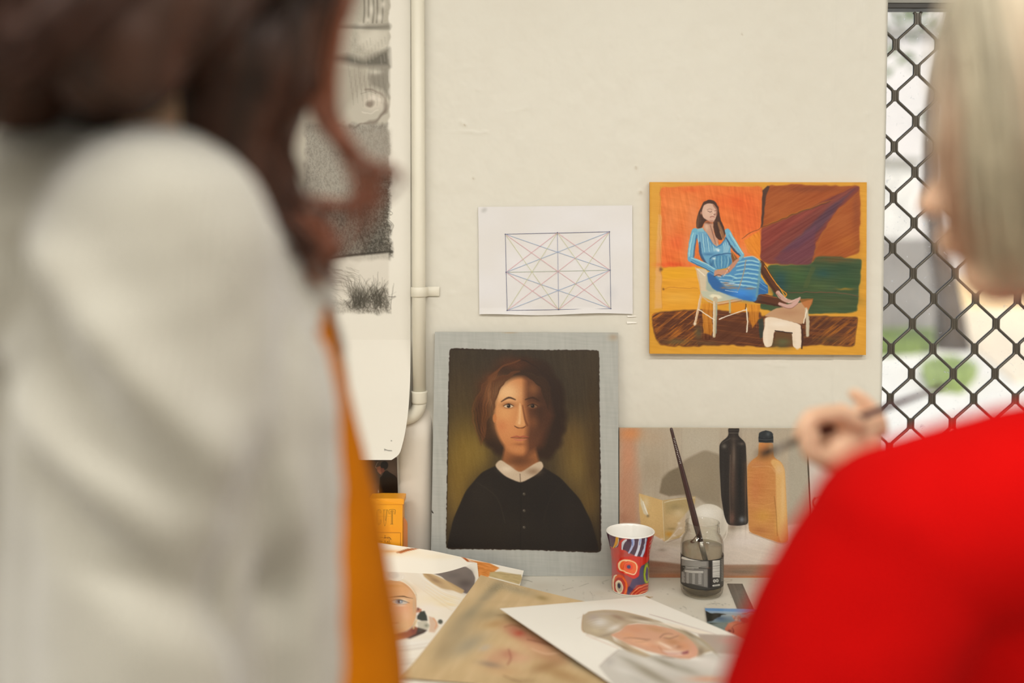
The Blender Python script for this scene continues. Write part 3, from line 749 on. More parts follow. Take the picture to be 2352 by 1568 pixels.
# ---- orange painting of a seated woman in a blue dress
def orange_painting():
    p = Paint(1485, 410, 2000, 825, 'DFA032', 1470, 400, 3.5636, 1.5)
    F, Lx, B, E = p.fill, p.line, p.blob, p.ell
    p.A += ((dnoise(p.X, p.Y, 8, 160, 14, 2)-.5)*16)[..., None]
    F([(95, 70), (170, 70), (160, 400), (180, 900), (170, 1100), (90, 1120)], 'E0A63E', 20, .7)
    p.warp = 6; p.wsc = 40
    F([(150, 330), (178, 330), (185, 1090), (120, 1100), (130, 700)], 'E6AE6E', 16, .8)
    # orange field
    OR = [(165, 110), (500, 92), (760, 100), (1010, 100), (1000, 420), (985, 690), (700, 740), (450, 760), (175, 755), (178, 420)]
    F(OR, 'E67632', 14)
    for x, y, rx, ry, c, a in [(300, 250, 130, 120, 'F08A45', .7), (780, 230, 200, 90, 'EB5E22', .75), (900, 380, 120, 160, 'E9652B', .7), (700, 330, 60, 120, 'F07E3A', .5), (300, 560, 90, 80, 'F06A34', .8), (230, 680, 90, 90, 'EE6A2C', .6), (260, 740, 120, 22, 'E2501C', .8), (430, 130, 90, 25, 'E85A1F', .5), (880, 560, 60, 70, 'F0823C', .8), (740, 560, 60, 60, 'EE7A30', .6), (560, 150, 120, 50, 'EF7B38', .6), (250, 400, 60, 140, 'F2945A', .4)]: B(x, y, rx, ry, c, a=a)
    p.strokes(OR, 80, 120, 14, 11, 3); p.strokes(OR, 20, 160, 24, 8, 4)
    # yellow lower left
    YL = [(182, 765), (450, 760), (500, 900), (500, 1105), (180, 1112)]
    F(YL, 'EAA42C', 10); F([(185, 770), (450, 762), (470, 840), (190, 860)], 'E9A81C', 22, .8); B(300, 1010, 170, 60, 'EDB045', a=.8); p.strokes(YL, 4, 170, 16, 10, 6)
    Lx([(195, 935), (300, 926), (470, 938)], 3, 'B0622A', 3, .8); Lx([(165, 100), (160, 500), (176, 780)], 3, 'B5752C', 3, .6); B(176, 780, 14, 16, '5A3A22', a=.8); B(195, 935, 8, 10, '6A3E22', a=.8)
    Lx([(176, 760), (180, 1100)], 3, 'C47A2A', 3, .6)
    F([(850, 540), (985, 460), (985, 690), (880, 640)], 'E58A1E', 16, .85); p.strokes([(850, 540), (985, 460), (985, 690), (880, 640)], 60, 60, 10, 14, 8)
    # brown/purple right field
    BR = [(1015, 130), (1040, 95), (1300, 82), (1500, 92), (1800, 95), (1800, 640), (1620, 700), (1030, 740), (985, 690), (1000, 400), (1000, 250)]
    F(BR, 'A4521F', 12)
    for x, y, rx, ry, c, a in [(1400, 120, 250, 30, '7C3A1E', .7), (1250, 240, 160, 70, 'A85622', .6), (1120, 330, 110, 60, 'B25E26', .6), (1500, 190, 160, 50, 'A04A1A', .6), (1650, 400, 110, 90, 'B0602A', .7), (1700, 560, 90, 70, 'B3641F', .6), (1770, 300, 30, 180, '8A4526', .6), (1780, 600, 30, 60, '9A5A20', .5)]: B(x, y, rx, ry, c, a=a)
    p.strokes(BR, -28, 180, 12, 12, 9)
    F([(1640, 150), (1790, 92), (1800, 130), (1600, 300), (1440, 560), (1405, 745), (1040, 735), (985, 690), (990, 460), (1080, 410), (1350, 290)], '7C3A34', 12, .95)
    F([(990, 460), (1080, 410), (1500, 250), (1250, 420), (1000, 640)], '8E3D32', 26, .8)
    F([(1760, 120), (1640, 240), (1460, 470), (1300, 600), (1150, 640), (1330, 480), (1560, 260)], '55384A', 26, .85)
    F([(1250, 560), (1440, 420), (1430, 640), (1400, 740), (1150, 735), (1100, 690)], '6A3A4C', 24, .7)
    p.strokes([(1640, 150), (1790, 92), (1600, 300), (1440, 560), (1405, 745), (985, 690), (990, 460)], -32, 240, 11, 15, 10)
    F([(1000, 420), (1080, 405), (1600, 200), (1500, 225), (1300, 300)], 'B06A20', 8, .6)
    Lx([(830, 525), (900, 485), (1060, 410), (1300, 312), (1560, 220)], [4, 5, 6, 8, 6], '5E3A1C', 4, .75)
    Lx([(1430, 640), (1500, 480), (1620, 320), (1790, 150)], [10, 12, 10, 6], 'A5602A', 9, .6)
    F([(1005, 130), (1040, 95), (1060, 100), (1030, 180), (1018, 300), (1004, 430), (990, 440), (1000, 240)], '4A3026', 9, .95)
    # green band
    GR = [(1040, 745), (1400, 740), (1450, 670), (1815, 690), (1790, 980), (1780, 1130), (1400, 1145), (985, 1110), (985, 1050), (1100, 990), (1060, 900)]
    F(GR, '3C5232', 14)
    for x, y, rx, ry, c, a in [(1150, 860, 70, 90, '1E4A4E', .8), (1120, 930, 60, 50, '1B3E48', .8), (1500, 810, 90, 40, '1D4B48', .8), (1300, 840, 100, 60, '3F6032', .7), (1650, 780, 110, 60, '24452E', .7), (1700, 900, 80, 60, '2E5230', .7), (1450, 920, 110, 40, '4E6232', .6), (1600, 1050, 180, 50, '4A5430', .8), (1230, 770, 120, 24, '55632C', .5), (1600, 700, 180, 26, '6A4A22', .7), (1750, 1000, 40, 60, '3A4A30', .5), (1180, 1060, 90, 30, '58552E', .6)]: B(x, y, rx, ry, c, a=a)
    p.strokes(GR, 3, 200, 9, 13, 12)
    Lx([(1200, 968), (1400, 965), (1650, 975), (1790, 1000)], [5, 7, 6, 4], '7C4A38', 5, .8)
    B(1680, 940, 70, 10, 'B98424', a=.7); F([(1400, 750), (1440, 760), (1370, 930), (1330, 930)], '4E5A30', 10, .6)
    # floor
    FL = [(90, 1150), (190, 1120), (480, 1105), (990, 1130), (1000, 1160), (1400, 1160), (1790, 1165), (1760, 1330), (1750, 1410), (1440, 1395), (1300, 1410), (990, 1415), (720, 1395), (420, 1410), (180, 1400), (120, 1340)]
    F(FL, '5C321C', 16)
    p.dry = (-38, 140, 10, .58)
    F([(90, 1140), (480, 1110), (470, 1400), (150, 1400)], 'C8761F', 14, .8); F([(1390, 1170), (1780, 1170), (1750, 1400), (1420, 1390)], 'B8701F', 14, .75)
    p.dry = (6, 200, 9, .62); F(FL, '8A4E22', 14, .7); p.dry = None
    p.strokes(FL, -35, 180, 10, 12, 15)
    for x, y, rx, ry, c, a in [(300, 1370, 110, 24, '6A5A34', .8), (480, 1300, 30, 60, '5A5238', .85), (1150, 1390, 90, 40, '5A5A3A', .8), (560, 1380, 100, 18, '6A5232', .6), (780, 1250, 140, 70, '5A2F18', .7), (1550, 1350, 120, 30, '4A3A22', .5), (1520, 1210, 130, 30, '4A2616', .6)]: B(x, y, rx, ry, c, a=a)
    F([(510, 1060), (600, 1060), (590, 1320), (520, 1300)], 'D98A22', 12, .75); p.strokes([(500, 1050), (620, 1050), (600, 1350), (500, 1350)], 88, 90, 9, 26, 17)
    F([(880, 1060), (985, 1070), (975, 1180), (920, 1260), (890, 1180)], 'D5851F', 12, .8); p.strokes([(880, 1060), (985, 1070), (975, 1260), (890, 1260)], 86, 90, 9, 22, 18)
    F([(740, 1050), (870, 1050), (860, 1130), (740, 1140)], 'E0901E', 14, .9)
    F([(965, 1190), (1010, 1170), (1010, 1330), (985, 1350)], '2B3A34', 10, .85)
    Lx([(985, 700), (1000, 730), (1020, 740)], 9, 'C9701E', 5, .8)
    p.warp = 2; p.wsc = 18
    # halo, chair
    for q in [(440, 350, 60, 140), (400, 600, 50, 150), (850, 640, 50, 60)]: B(*q, 'F0A070', a=.45)
    WD, WM, WL = 'A8774E', 'D9B48C', 'EFE2CC'
    F([(455, 765), (540, 780), (600, 850), (700, 960), (650, 1010), (500, 985), (485, 900)], 'D8C6A8', 8)
    F([(545, 820), (620, 900), (700, 970), (600, 990), (540, 940)], '9FB2A4', 16, .8); Lx([(455, 765), (480, 840), (500, 980)], [10, 9, 10], WM, 5); Lx([(470, 775), (530, 830)], 8, WL, 4)
    F([(500, 955), (700, 965), (830, 1015), (620, 1052), (510, 1000)], 'C4C6AE', 7); E(620, 1000, 50, 17, 'ECE6C8', 8, .5); F([(630, 1048), (840, 1012), (845, 1035), (640, 1075)], 'D29A5A', 6)
    Lx([(512, 1005), (620, 1058), (840, 1020)], [9, 11, 7], WM, 5); Lx([(640, 1070), (830, 1035)], 6, 'B8702E', 4)
    Lx([(500, 990), (478, 1100), (448, 1230)], [22, 20, 18], WM, 5); Lx([(492, 1000), (470, 1110), (446, 1220)], 5, WL, 4, .8); B(450, 1225, 12, 10, 'F0E4CE', a=.9)
    Lx([(617, 1020), (612, 1180), (607, 1325)], [36, 32, 22], 'C8B594', 6); Lx([(606, 1040), (602, 1320)], 8, WL, 5, .9); Lx([(630, 1060), (622, 1300)], 9, '8FA094', 6, .7)
    Lx([(870, 1095), (880, 1200), (873, 1290)], [10, 11, 9], WL, 4); Lx([(868, 1065), (862, 1110)], 8, '4A2A18', 4, .9); Lx([(735, 1040), (736, 1130)], 16, 'B5B48E', 6, .9)
    Lx([(478, 1105), (540, 1145), (608, 1190)], 8, WL, 4); Lx([(650, 1185), (740, 1150), (868, 1108)], [9, 7, 8], 'F4E8D8', 4)
    # stool
    F([(1015, 1160), (1110, 1095), (1160, 1090), (1380, 1030), (1420, 1020), (1375, 1120), (1335, 1230), (1200, 1195), (1060, 1170)], 'C49A74', 7)
    B(1220, 1130, 110, 30, 'B58562', a=.7); F([(1300, 1020), (1420, 1015), (1410, 1060), (1370, 1120), (1330, 1060)], 'B8662A', 8, .7)
    F([(1020, 1170), (1080, 1168), (1220, 1200), (1320, 1230), (1322, 1425), (1250, 1420), (1245, 1300), (1110, 1282), (1095, 1300), (1085, 1400), (1040, 1420), (1010, 1385), (1005, 1300), (1025, 1240)], 'EFDCC4', 7)
    B(1150, 1225, 90, 24, 'F6E8D6', a=.8); Lx([(1030, 1190), (1035, 1400)], 26, 'F4E4CE', 14, .7); Lx([(1290, 1240), (1288, 1420)], 30, 'F2E0CA', 12, .7)
    Lx([(1108, 1280), (1245, 1300)], 9, '33201A', 4); F([(1110, 1288), (1243, 1303), (1245, 1390), (1100, 1390)], '6A4A2A', 6, .9); B(1170, 1370, 60, 26, '5F6440', a=.8)
    Lx([(1322, 1240), (1330, 1330), (1325, 1425)], [8, 14, 12], '43261C', 5); Lx([(1360, 1100), (1372, 1200), (1370, 1320)], [20, 30, 24], 'CDC0A6', 10); Lx([(1338, 1220), (1365, 1110)], 9, WL, 5)
    # legs and feet
    Lx([(960, 1010), (1060, 1030), (1170, 1060)], [92, 78, 58], '5A301A', 6); Lx([(970, 1040), (1150, 1080)], 12, '3C2014', 8, .8); Lx([(975, 985), (1120, 1010)], 7, 'A8622A', 5, .8)
    Lx([(985, 740), (1060, 860), (1130, 970)], [70, 68, 42], '5C321A', 6); Lx([(990, 780), (1110, 960)], 14, '3E2214', 10, .7)
    Lx([(1020, 750), (1090, 860), (1150, 940), (1190, 1005)], [6, 7, 8, 8], 'E89A2A', 4); Lx([(1150, 940), (1200, 980), (1180, 1010)], 8, 'E08A1E', 5)
    Lx([(1130, 970), (1160, 1010), (1220, 1040), (1290, 1030)], [34, 36, 30, 20], 'C9A090', 6); Lx([(1145, 1060), (1200, 1080), (1260, 1065), (1310, 1010)], [26, 34, 36, 14], 'D2A89C', 6)
    Lx([(1150, 1075), (1230, 1100), (1290, 1060)], 5, '8A5A50', 4, .8); Lx([(1140, 965), (1200, 1020)], 8, 'E4C4B4', 6, .8); Lx([(1215, 1050), (1300, 1012)], 7, 'E6C6BA', 5, .8); Lx([(1120, 975), (1150, 1015)], 4, '7A4A3A', 4, .7)
    # dress
    BD, BM_, BL, BC = '2E5C8E', '5E9CC2', 'A8D4DA', '3E86D8'
    F([(545, 800), (640, 790), (740, 800), (760, 730), (850, 675), (930, 672), (990, 720), (980, 830), (1045, 920), (1050, 975), (960, 985), (950, 1045), (860, 1030), (720, 985), (600, 940), (560, 880)], '5292C2', 7)
    F([(545, 800), (610, 830), (700, 930), (860, 985), (950, 1045), (860, 1030), (700, 980), (600, 940), (560, 880)], '2C62A2', 14, .9)
    B(830, 975, 90, 45, '3F8EE4', a=.9); B(900, 1010, 60, 30, '2F76C8', a=.8); F([(960, 865), (1045, 910), (1050, 975), (960, 985)], '2F6AA8', 8); Lx([(975, 880), (1040, 930)], 8, '78B2D8', 6, .7); Lx([(965, 920), (1030, 955)], 6, '6AA2CC', 5, .7)
    for k, (x0, y0, x1, y1) in enumerate([(800, 715, 975, 720), (790, 745, 985, 752), (790, 778, 985, 790), (775, 812, 980, 825), (760, 845, 975, 862), (735, 872, 965, 895), (700, 900, 950, 925), (690, 820, 790, 850)]):
        mx_, my = (x0+x1)/2, (y0+y1)/2-12+k
        Lx([(x0, y0+10), (mx_, my), (x1, y1)], [7, 12, 10], 'A6D6DE', 6, .85); Lx([(x0+5, y0+24), (mx_, my+15), (x1-6, y1+14)], [4, 6, 5], '3A78B0', 5, .7)
    for x0, y0, x1, y1 in [(660, 880, 830, 905), (690, 905, 770, 890), (650, 860, 760, 870), (700, 950, 800, 965)]: Lx([(x0, y0), (x1, y1)], 5, 'D8E8F4', 4, .8)
    Lx([(868, 700), (850, 800), (820, 900), (800, 950)], [8, 9, 8, 6], 'A89078', 6, .8)
    for x, y, rx, ry in [(730, 910, 50, 9), (760, 930, 60, 8), (900, 935, 45, 9), (700, 890, 30, 8), (680, 930, 24, 8)]: B(x, y, rx, ry, 'B07A50', a=.7)
    Lx([(985, 730), (975, 850), (955, 1000)], [18, 20, 16], '6E9EA8', 10, .8); Lx([(850, 680), (930, 672), (985, 715)], 8, 'B4DCE0', 7, .8)
    # torso
    F([(440, 455), (500, 440), (545, 470), (590, 560), (640, 590), (690, 540), (720, 460), (760, 520), (740, 600), (750, 680), (755, 740), (640, 782), (570, 770), (540, 720), (490, 660), (480, 560)], '6CA6C8', 7)
    for k in range(9):
        x = 478+k*19; Lx([(x-4, 480+abs(k-3)*4), (x+4, 560), (x+14, 640-k*2)], [5, 8, 5], 'B4DAE0' if k % 2 == 0 else '7FB2CE', 6, .85); Lx([(x+6, 490), (x+16, 600)], 3, '3F78A8', 4, .5)
    for k in range(4): Lx([(680+k*18, 560), (690+k*12, 600), (684+k*10, 640)], [6, 8, 5], 'A8D2E0', 6, .85)
    E(655, 715, 92, 62, '4F8CB4', 0, .12); 
    for k in range(6): Lx([(590+k*26, 670+abs(k-3)*2), (584+k*28, 720), (600+k*22, 765)], [5, 8, 4], 'A2D0DA' if k % 2 else '6FAECC', 6, .85)
    Lx([(575, 690), (610, 665), (700, 650), (745, 650)], 7, '28507E', 5, .85); B(605, 690, 14, 10, 'DCEEF0', a=.9); B(585, 740, 16, 30, '2C5A88', a=.7); B(740, 720, 12, 30, '3A6C96', a=.6)
    Lx([(490, 560), (495, 650), (540, 730), (580, 770)], [16, 20, 18, 10], '264E7C', 9, .8); B(560, 655, 50, 12, '3B6EA0', a=.7)
    Lx([(545, 470), (575, 540), (615, 590)], [10, 14, 12], '4A8AB8', 6, .9); Lx([(700, 520), (670, 570), (630, 595)], [8, 12, 10], '3E7AAC', 6, .9)
    # sleeves
    Lx([(450, 470), (422, 580), (412, 690)], [58, 50, 46], '6FB0CC', 6); Lx([(436, 480), (408, 600), (402, 690)], [8, 12, 9], 'AEDCE0', 7, .9); Lx([(465, 500), (448, 600), (440, 680)], [9, 11, 8], '2F6496', 7, .9); Lx([(452, 480), (432, 600), (425, 690)], 6, '8FC6DA', 6, .8)
    Lx([(415, 695), (500, 735), (610, 790)], [48, 44, 38], '6BAACC', 6); Lx([(420, 685), (520, 722), (610, 775)], [7, 9, 7], 'B2DEE2', 6, .9); Lx([(420, 715), (510, 760), (600, 808)], [7, 8, 7], '2C5E92', 6, .85); Lx([(430, 700), (600, 790)], 5, '3F80B4', 5, .7)
    Lx([(715, 470), (765, 560), (835, 660)], [48, 52, 36], '74B2CE', 6); Lx([(735, 480), (790, 570), (842, 650)], [8, 10, 7], 'B0DDE2', 6, .9); Lx([(705, 520), (760, 610), (820, 668)], [8, 14, 9], '21466E', 7, .9); Lx([(725, 500), (780, 590)], 5, '3E7EB2', 5, .7)
    Lx([(838, 668), (815, 695)], 20, '7AB4CC', 6)
    # hands, neck, face
    Lx([(800, 700), (760, 745), (720, 790), (690, 815)], [24, 34, 34, 14], 'C48C72', 6); Lx([(730, 760), (700, 810), (680, 835)], [10, 8, 6], 'E2B8A0', 5, .9); Lx([(715, 770), (730, 800)], 4, '6E4034', 4, .7)
    F([(610, 785), (700, 780), (710, 800), (660, 835), (605, 830)], 'C8947A', 6); Lx([(605, 835), (640, 822), (668, 828)], 5, '46281E', 3, .9); Lx([(640, 838), (665, 842)], 6, 'E6CFC0', 4, .8)
    F([(752, 630), (800, 690), (760, 720), (745, 670)], '6E4A2C', 8, .8); Lx([(755, 640), (780, 690)], 6, 'C4A45A', 5, .7)
    F([(525, 400), (600, 400), (605, 480), (640, 540), (632, 590), (600, 570), (560, 500), (520, 440)], 'C89A80', 7); B(545, 430, 18, 34, 'DDB8A0', a=.8); Lx([(575, 420), (600, 500), (618, 570)], [8, 10, 6], '8A5A48', 7, .7); B(560, 395, 34, 12, '6A4234', a=.8)
    F([(500, 270), (520, 225), (570, 205), (615, 220), (645, 270), (655, 360), (690, 440), (700, 500), (665, 545), (620, 520), (600, 440), (600, 380), (545, 380), (520, 400), (510, 440), (460, 445), (462, 370), (480, 310)], '4A2E22', 6)
    Lx([(640, 400), (665, 460), (690, 530)], [20, 26, 14], 'A0704A', 10, .85); Lx([(655, 470), (680, 540)], 6, 'D09A6A', 6, .8); Lx([(630, 400), (640, 500)], 12, '3E261C', 8, .8); Lx([(480, 330), (470, 430)], [8, 14], '6E5038', 8, .8); B(490, 380, 12, 30, '5E4230', a=.6)
    F([(520, 255), (560, 235), (605, 245), (628, 280), (630, 330), (612, 375), (595, 395), (550, 380), (515, 350), (505, 310)], 'D8B09A', 6)
    B(550, 300, 24, 40, 'E2BEA8', a=.8); Lx([(600, 250), (628, 290), (626, 330)], 14, '9A6A56', 8, .8); B(585, 385, 26, 9, 'B67A66', a=.7)
    Lx([(548, 290), (570, 284), (590, 290)], 5, '9A6E5C', 4, .8); Lx([(553, 302), (572, 308), (588, 302)], 4, '4A2E28', 3, .95); Lx([(610, 300), (625, 296)], 5, '6A3E34', 4, .9)
    Lx([(598, 300), (604, 322), (592, 332), (606, 336)], [4, 5, 5, 5], 'EBCDBA', 4, .9); B(610, 330, 7, 7, '7A4A3C', a=.9); Lx([(575, 350), (592, 346), (610, 350)], 5, '8A4A42', 3, .95); Lx([(578, 358), (600, 358)], 4, 'D9988A', 4, .8)
    B(502, 318, 8, 13, 'C08A72', a=.95)
    # open collar and ties
    B(630, 615, 24, 14, 'B8DEE8', a=.95); B(640, 625, 10, 9, 'F0F8FA', a=.9); Lx([(618, 600), (660, 605)], 4, '3E78A8', 4, .8)
    F([(470, 450), (515, 438), (525, 470), (470, 470)], '8CC0CC', 7, .9)
    p.strokes(None, 5, 60, 3, 3, 21)
    p.warp = 0
    c = [at_y(x, y, WALL_Y-.014) for x, y in [(1493, 418), (1991, 418.5), (1989, 815), (1492.5, 812)]]
    o = artwork('figure_painting', c, p, 660, 530, .010, paint_mat('oil_on_board', rough=.5, spec=.35), edge_col='D69A34')
    tag(o, 'orange unframed painting of a seated woman in a blue dress, fixed to the wall', 'painting')
orange_painting()

# ---- board with a painted bust of a young man: plain anonymous figure in the same browns
def portrait():
    p = Paint(985, 755, 1430, 1330, 'B5B6AF', 980, 740, 2.6131, 1.5)
    F, Lx, B, E = p.fill, p.line, p.blob, p.ell
    p.A += ((dnoise(p.X, p.Y, 88, 160, 18, 3)-.5)*12)[..., None]; p.strokes(None, 3, 120, 8, 5, 8)
    B(500, 60, 40, 6, 'B88E5A', a=.5); B(1120, 90, 30, 22, 'B39470', a=.5)
    p.warp = 2.5; p.wsc = 12
    CV = [(137, 158), (170, 155), (400, 163), (1035, 167), (1040, 700), (1045, 900), (1048, 1370), (1030, 1382), (560, 1364), (300, 1362), (115, 1360), (122, 900), (128, 500)]
    F(CV, '2E2118', 5); p.warp = 0
    m = p.mask([(142, 166), (1032, 172), (1038, 1372), (118, 1352)], 5); p.clip = m
    F([(100, 150), (1060, 150), (1060, 1400), (100, 1400)], '3B3020', 4)
    for x, y, rx, ry, c, a in [(560, 260, 500, 180, '332B21', .9), (900, 260, 200, 200, '3E3323', .8), (200, 400, 140, 180, '463722', .8), (230, 800, 150, 260, '7E6426', .95), (200, 1000, 110, 260, '86692A', .8), (300, 780, 90, 120, '8A7030', .7), (900, 850, 130, 230, '7A6230', .9), (880, 700, 80, 120, '6E5428', .7), (1000, 800, 50, 400, '4A3518', .7), (960, 1080, 80, 120, '6B5324', .7), (640, 1300, 400, 90, '1F1913', .6)]: B(x, y, rx, ry, c, a=a)
    p.strokes(None, 85, 90, 10, 5, 4)
    # hair mass, soft-edged, plain bob parted in the middle
    p.warp = 9; p.wsc = 46
    F([(420, 270), (560, 205), (720, 235), (815, 380), (840, 560), (815, 720), (740, 830), (420, 800), (330, 700), (290, 540), (320, 380)], '2E1D12', 34, .96)
    for x, y, rx, ry, c, a in [(360, 430, 60, 90, '5E3116', .85), (330, 560, 45, 60, '57310F', .6), (520, 250, 110, 45, '57301A', .8), (400, 340, 60, 50, '6A3A1C', .6), (760, 500, 60, 140, '22170F', .8), (350, 660, 40, 60, '4A2B14', .7)]: B(x, y, rx, ry, c, a=a)
    for k in range(26):
        t = k/25; x0 = 570; Lx([(x0-20*t, 225+8*t), (430-60*t, 300+30*t), (370-70*t+30*math.sin(k), 470+70*t), (360-30*t, 640+100*t)], [2, 5, 6, 3], ['6E3E1E', '3A2114', '8A5228'][k % 3], 7, .4)
        Lx([(x0+20*t, 225+8*t), (700+60*t, 310+30*t), (745+60*t, 480+60*t), (730+60*t, 640+120*t)], [2, 5, 6, 3], ['2A1A12', '3A2416', '1E140E'][k % 3], 7, .4)
    p.warp = 0
    # shoulders, round-necked dark coat, plain pale collar
    F([(470, 740), (650, 740), (690, 900), (560, 960), (440, 890)], 'A4673C', 22); B(560, 830, 90, 40, '5E3820', a=.8)
    F([(118, 1360), (160, 1180), (235, 1010), (330, 900), (440, 850), (560, 930), (680, 858), (800, 930), (920, 1060), (990, 1200), (1040, 1375)], '1E1814', 9)
    for x, y, rx, ry, c, a in [(330, 1040, 90, 120, '2A231C', .7), (700, 1100, 140, 120, '17110E', .8), (450, 1230, 200, 90, '262019', .6), (860, 1150, 60, 100, '241C17', .6)]: B(x, y, rx, ry, c, a=a)
    F([(405, 860), (440, 822), (470, 840), (560, 905), (650, 845), (690, 830), (705, 872), (650, 920), (565, 965), (470, 925)], 'CDB79C', 8)
    B(480, 880, 40, 22, 'E8D6BC', a=.8); B(640, 895, 46, 24, '8E7258', a=.8); Lx([(560, 910), (563, 962)], 4, '5A4634', 5, .8)
    Lx([(563, 965), (566, 1100), (562, 1360)], 4, '0E0B09', 5, .8); Lx([(300, 960), (420, 1050), (470, 1200)], 5, '3A322A', 9, .6); Lx([(820, 960), (740, 1060), (700, 1200)], 5, '2C241E', 9, .6)
    for y in (1030, 1130, 1230): E(585, y, 9, 9, '4A4238', 0, .5); B(582, y-3, 3, 3, 'A09A8E', a=.8)
    # face, seen from the front, lamp light from one side as painted
    E(560, 560, 152, 232, 'C9824E', 0, .14)
    B(480, 430, 90, 80, 'F0C490', a=.95); B(470, 560, 70, 110, 'E3A468', a=.9); B(500, 640, 60, 60, 'D8905A', a=.8); B(450, 620, 34, 40, 'CC7A4A', a=.6)
    F([(590, 330), (700, 350), (760, 560), (700, 740), (600, 800), (596, 700), (612, 600), (590, 470)], '5A3420', 44, .9); B(680, 520, 60, 160, '3A2418', a=.8)
    B(640, 600, 30, 40, '8A5432', a=.6); B(640, 400, 34, 40, '9A643A', a=.6)
    for x, s_, k in ((492, 1, 1), (636, -1, .55)):
        Lx([(x-44, 470+6*s_), (x, 452), (x+40, 468-4*s_)], [5, 11, 6], '3A2216', 6, .9)
        B(x, 496, 44, 18, '8E5632', a=.7*k+.2); E(x, 503, 27, 10, 'D8C0A0' if k == 1 else '7A5A40', 0, .3); E(x, 502, 11, 11, '22160F', 0, .3); B(x-4, 498, 3, 3, 'F0E0C8', a=.9*k)
        Lx([(x-32, 502), (x, 489), (x+30, 502)], [3, 5, 3], '2E1A10', 3, .9); Lx([(x-26, 512), (x, 517), (x+26, 510)], 3, '8A5232', 3, .6)
    F([(552, 500), (572, 500), (592, 620), (560, 632), (532, 620)], 'E2A66C', 14, .8); Lx([(560, 490), (560, 560), (556, 605)], [8, 9, 16], 'F2C694', 10, .7)
    Lx([(575, 500), (590, 580), (604, 618)], [6, 10, 10], '6A3C22', 9, .8); Lx([(528, 622), (545, 632), (562, 634), (580, 632), (594, 622)], [4, 6, 4, 6, 4], '4A2616', 5, .85)
    Lx([(508, 690), (540, 684), (560, 688), (582, 684), (612, 690)], [3, 8, 6, 8, 3], 'A85440', 5, .9); Lx([(504, 692), (560, 694), (616, 692)], [2, 4, 2], '4A2018', 3, .9); Lx([(525, 702), (560, 707), (598, 701)], [4, 10, 4], 'C2705A', 6, .85)
    B(560, 732, 40, 10, '8A5030', a=.6); B(540, 760, 44, 20, 'CC8A56', a=.7)
    E(408, 575, 12, 26, 'C97F4A', 0, .4, .9)
    p.warp = 8; p.wsc = 30
    for k in range(16): Lx([(560-k*2, 300), (500-k*7, 330+k*2), (430-k*2, 400+k*9)], [5, 8, 4], ['4A2C18', '6A3E20'][k % 2], 7, .6)
    for k in range(16): Lx([(560+k*2, 300), (620+k*7, 330+k*2), (700+k*2, 400+k*9)], [5, 8, 4], ['2E1D12', '3E2818'][k % 2], 7, .7)
    p.warp = 0
    p.A += ((vnoise(p.X, p.Y, 2.6, 2.6, 9)-.5)*9*m)[..., None]
    p.clip = None
    Lx([(24, 1120), (30, 1132), (38, 1144)], [3, 7, 5], '17130F', 3, 1)
    yb, yt = 1.880, 1.912
    c = [at_y(999, 762, yt), at_y(1420, 764, yt), at_y(1421, 1323, yb), at_y(989, 1321, yb)]
    o = artwork('portrait_board', c, p, 620, 820, .0065, paint_mat('oil_portrait', rough=.42, spec=.4, weave=.06), edge_col='8E8A7E')
    tag(o, 'grey board with a dark oil portrait, leaning against the wall', 'painting')
portrait()

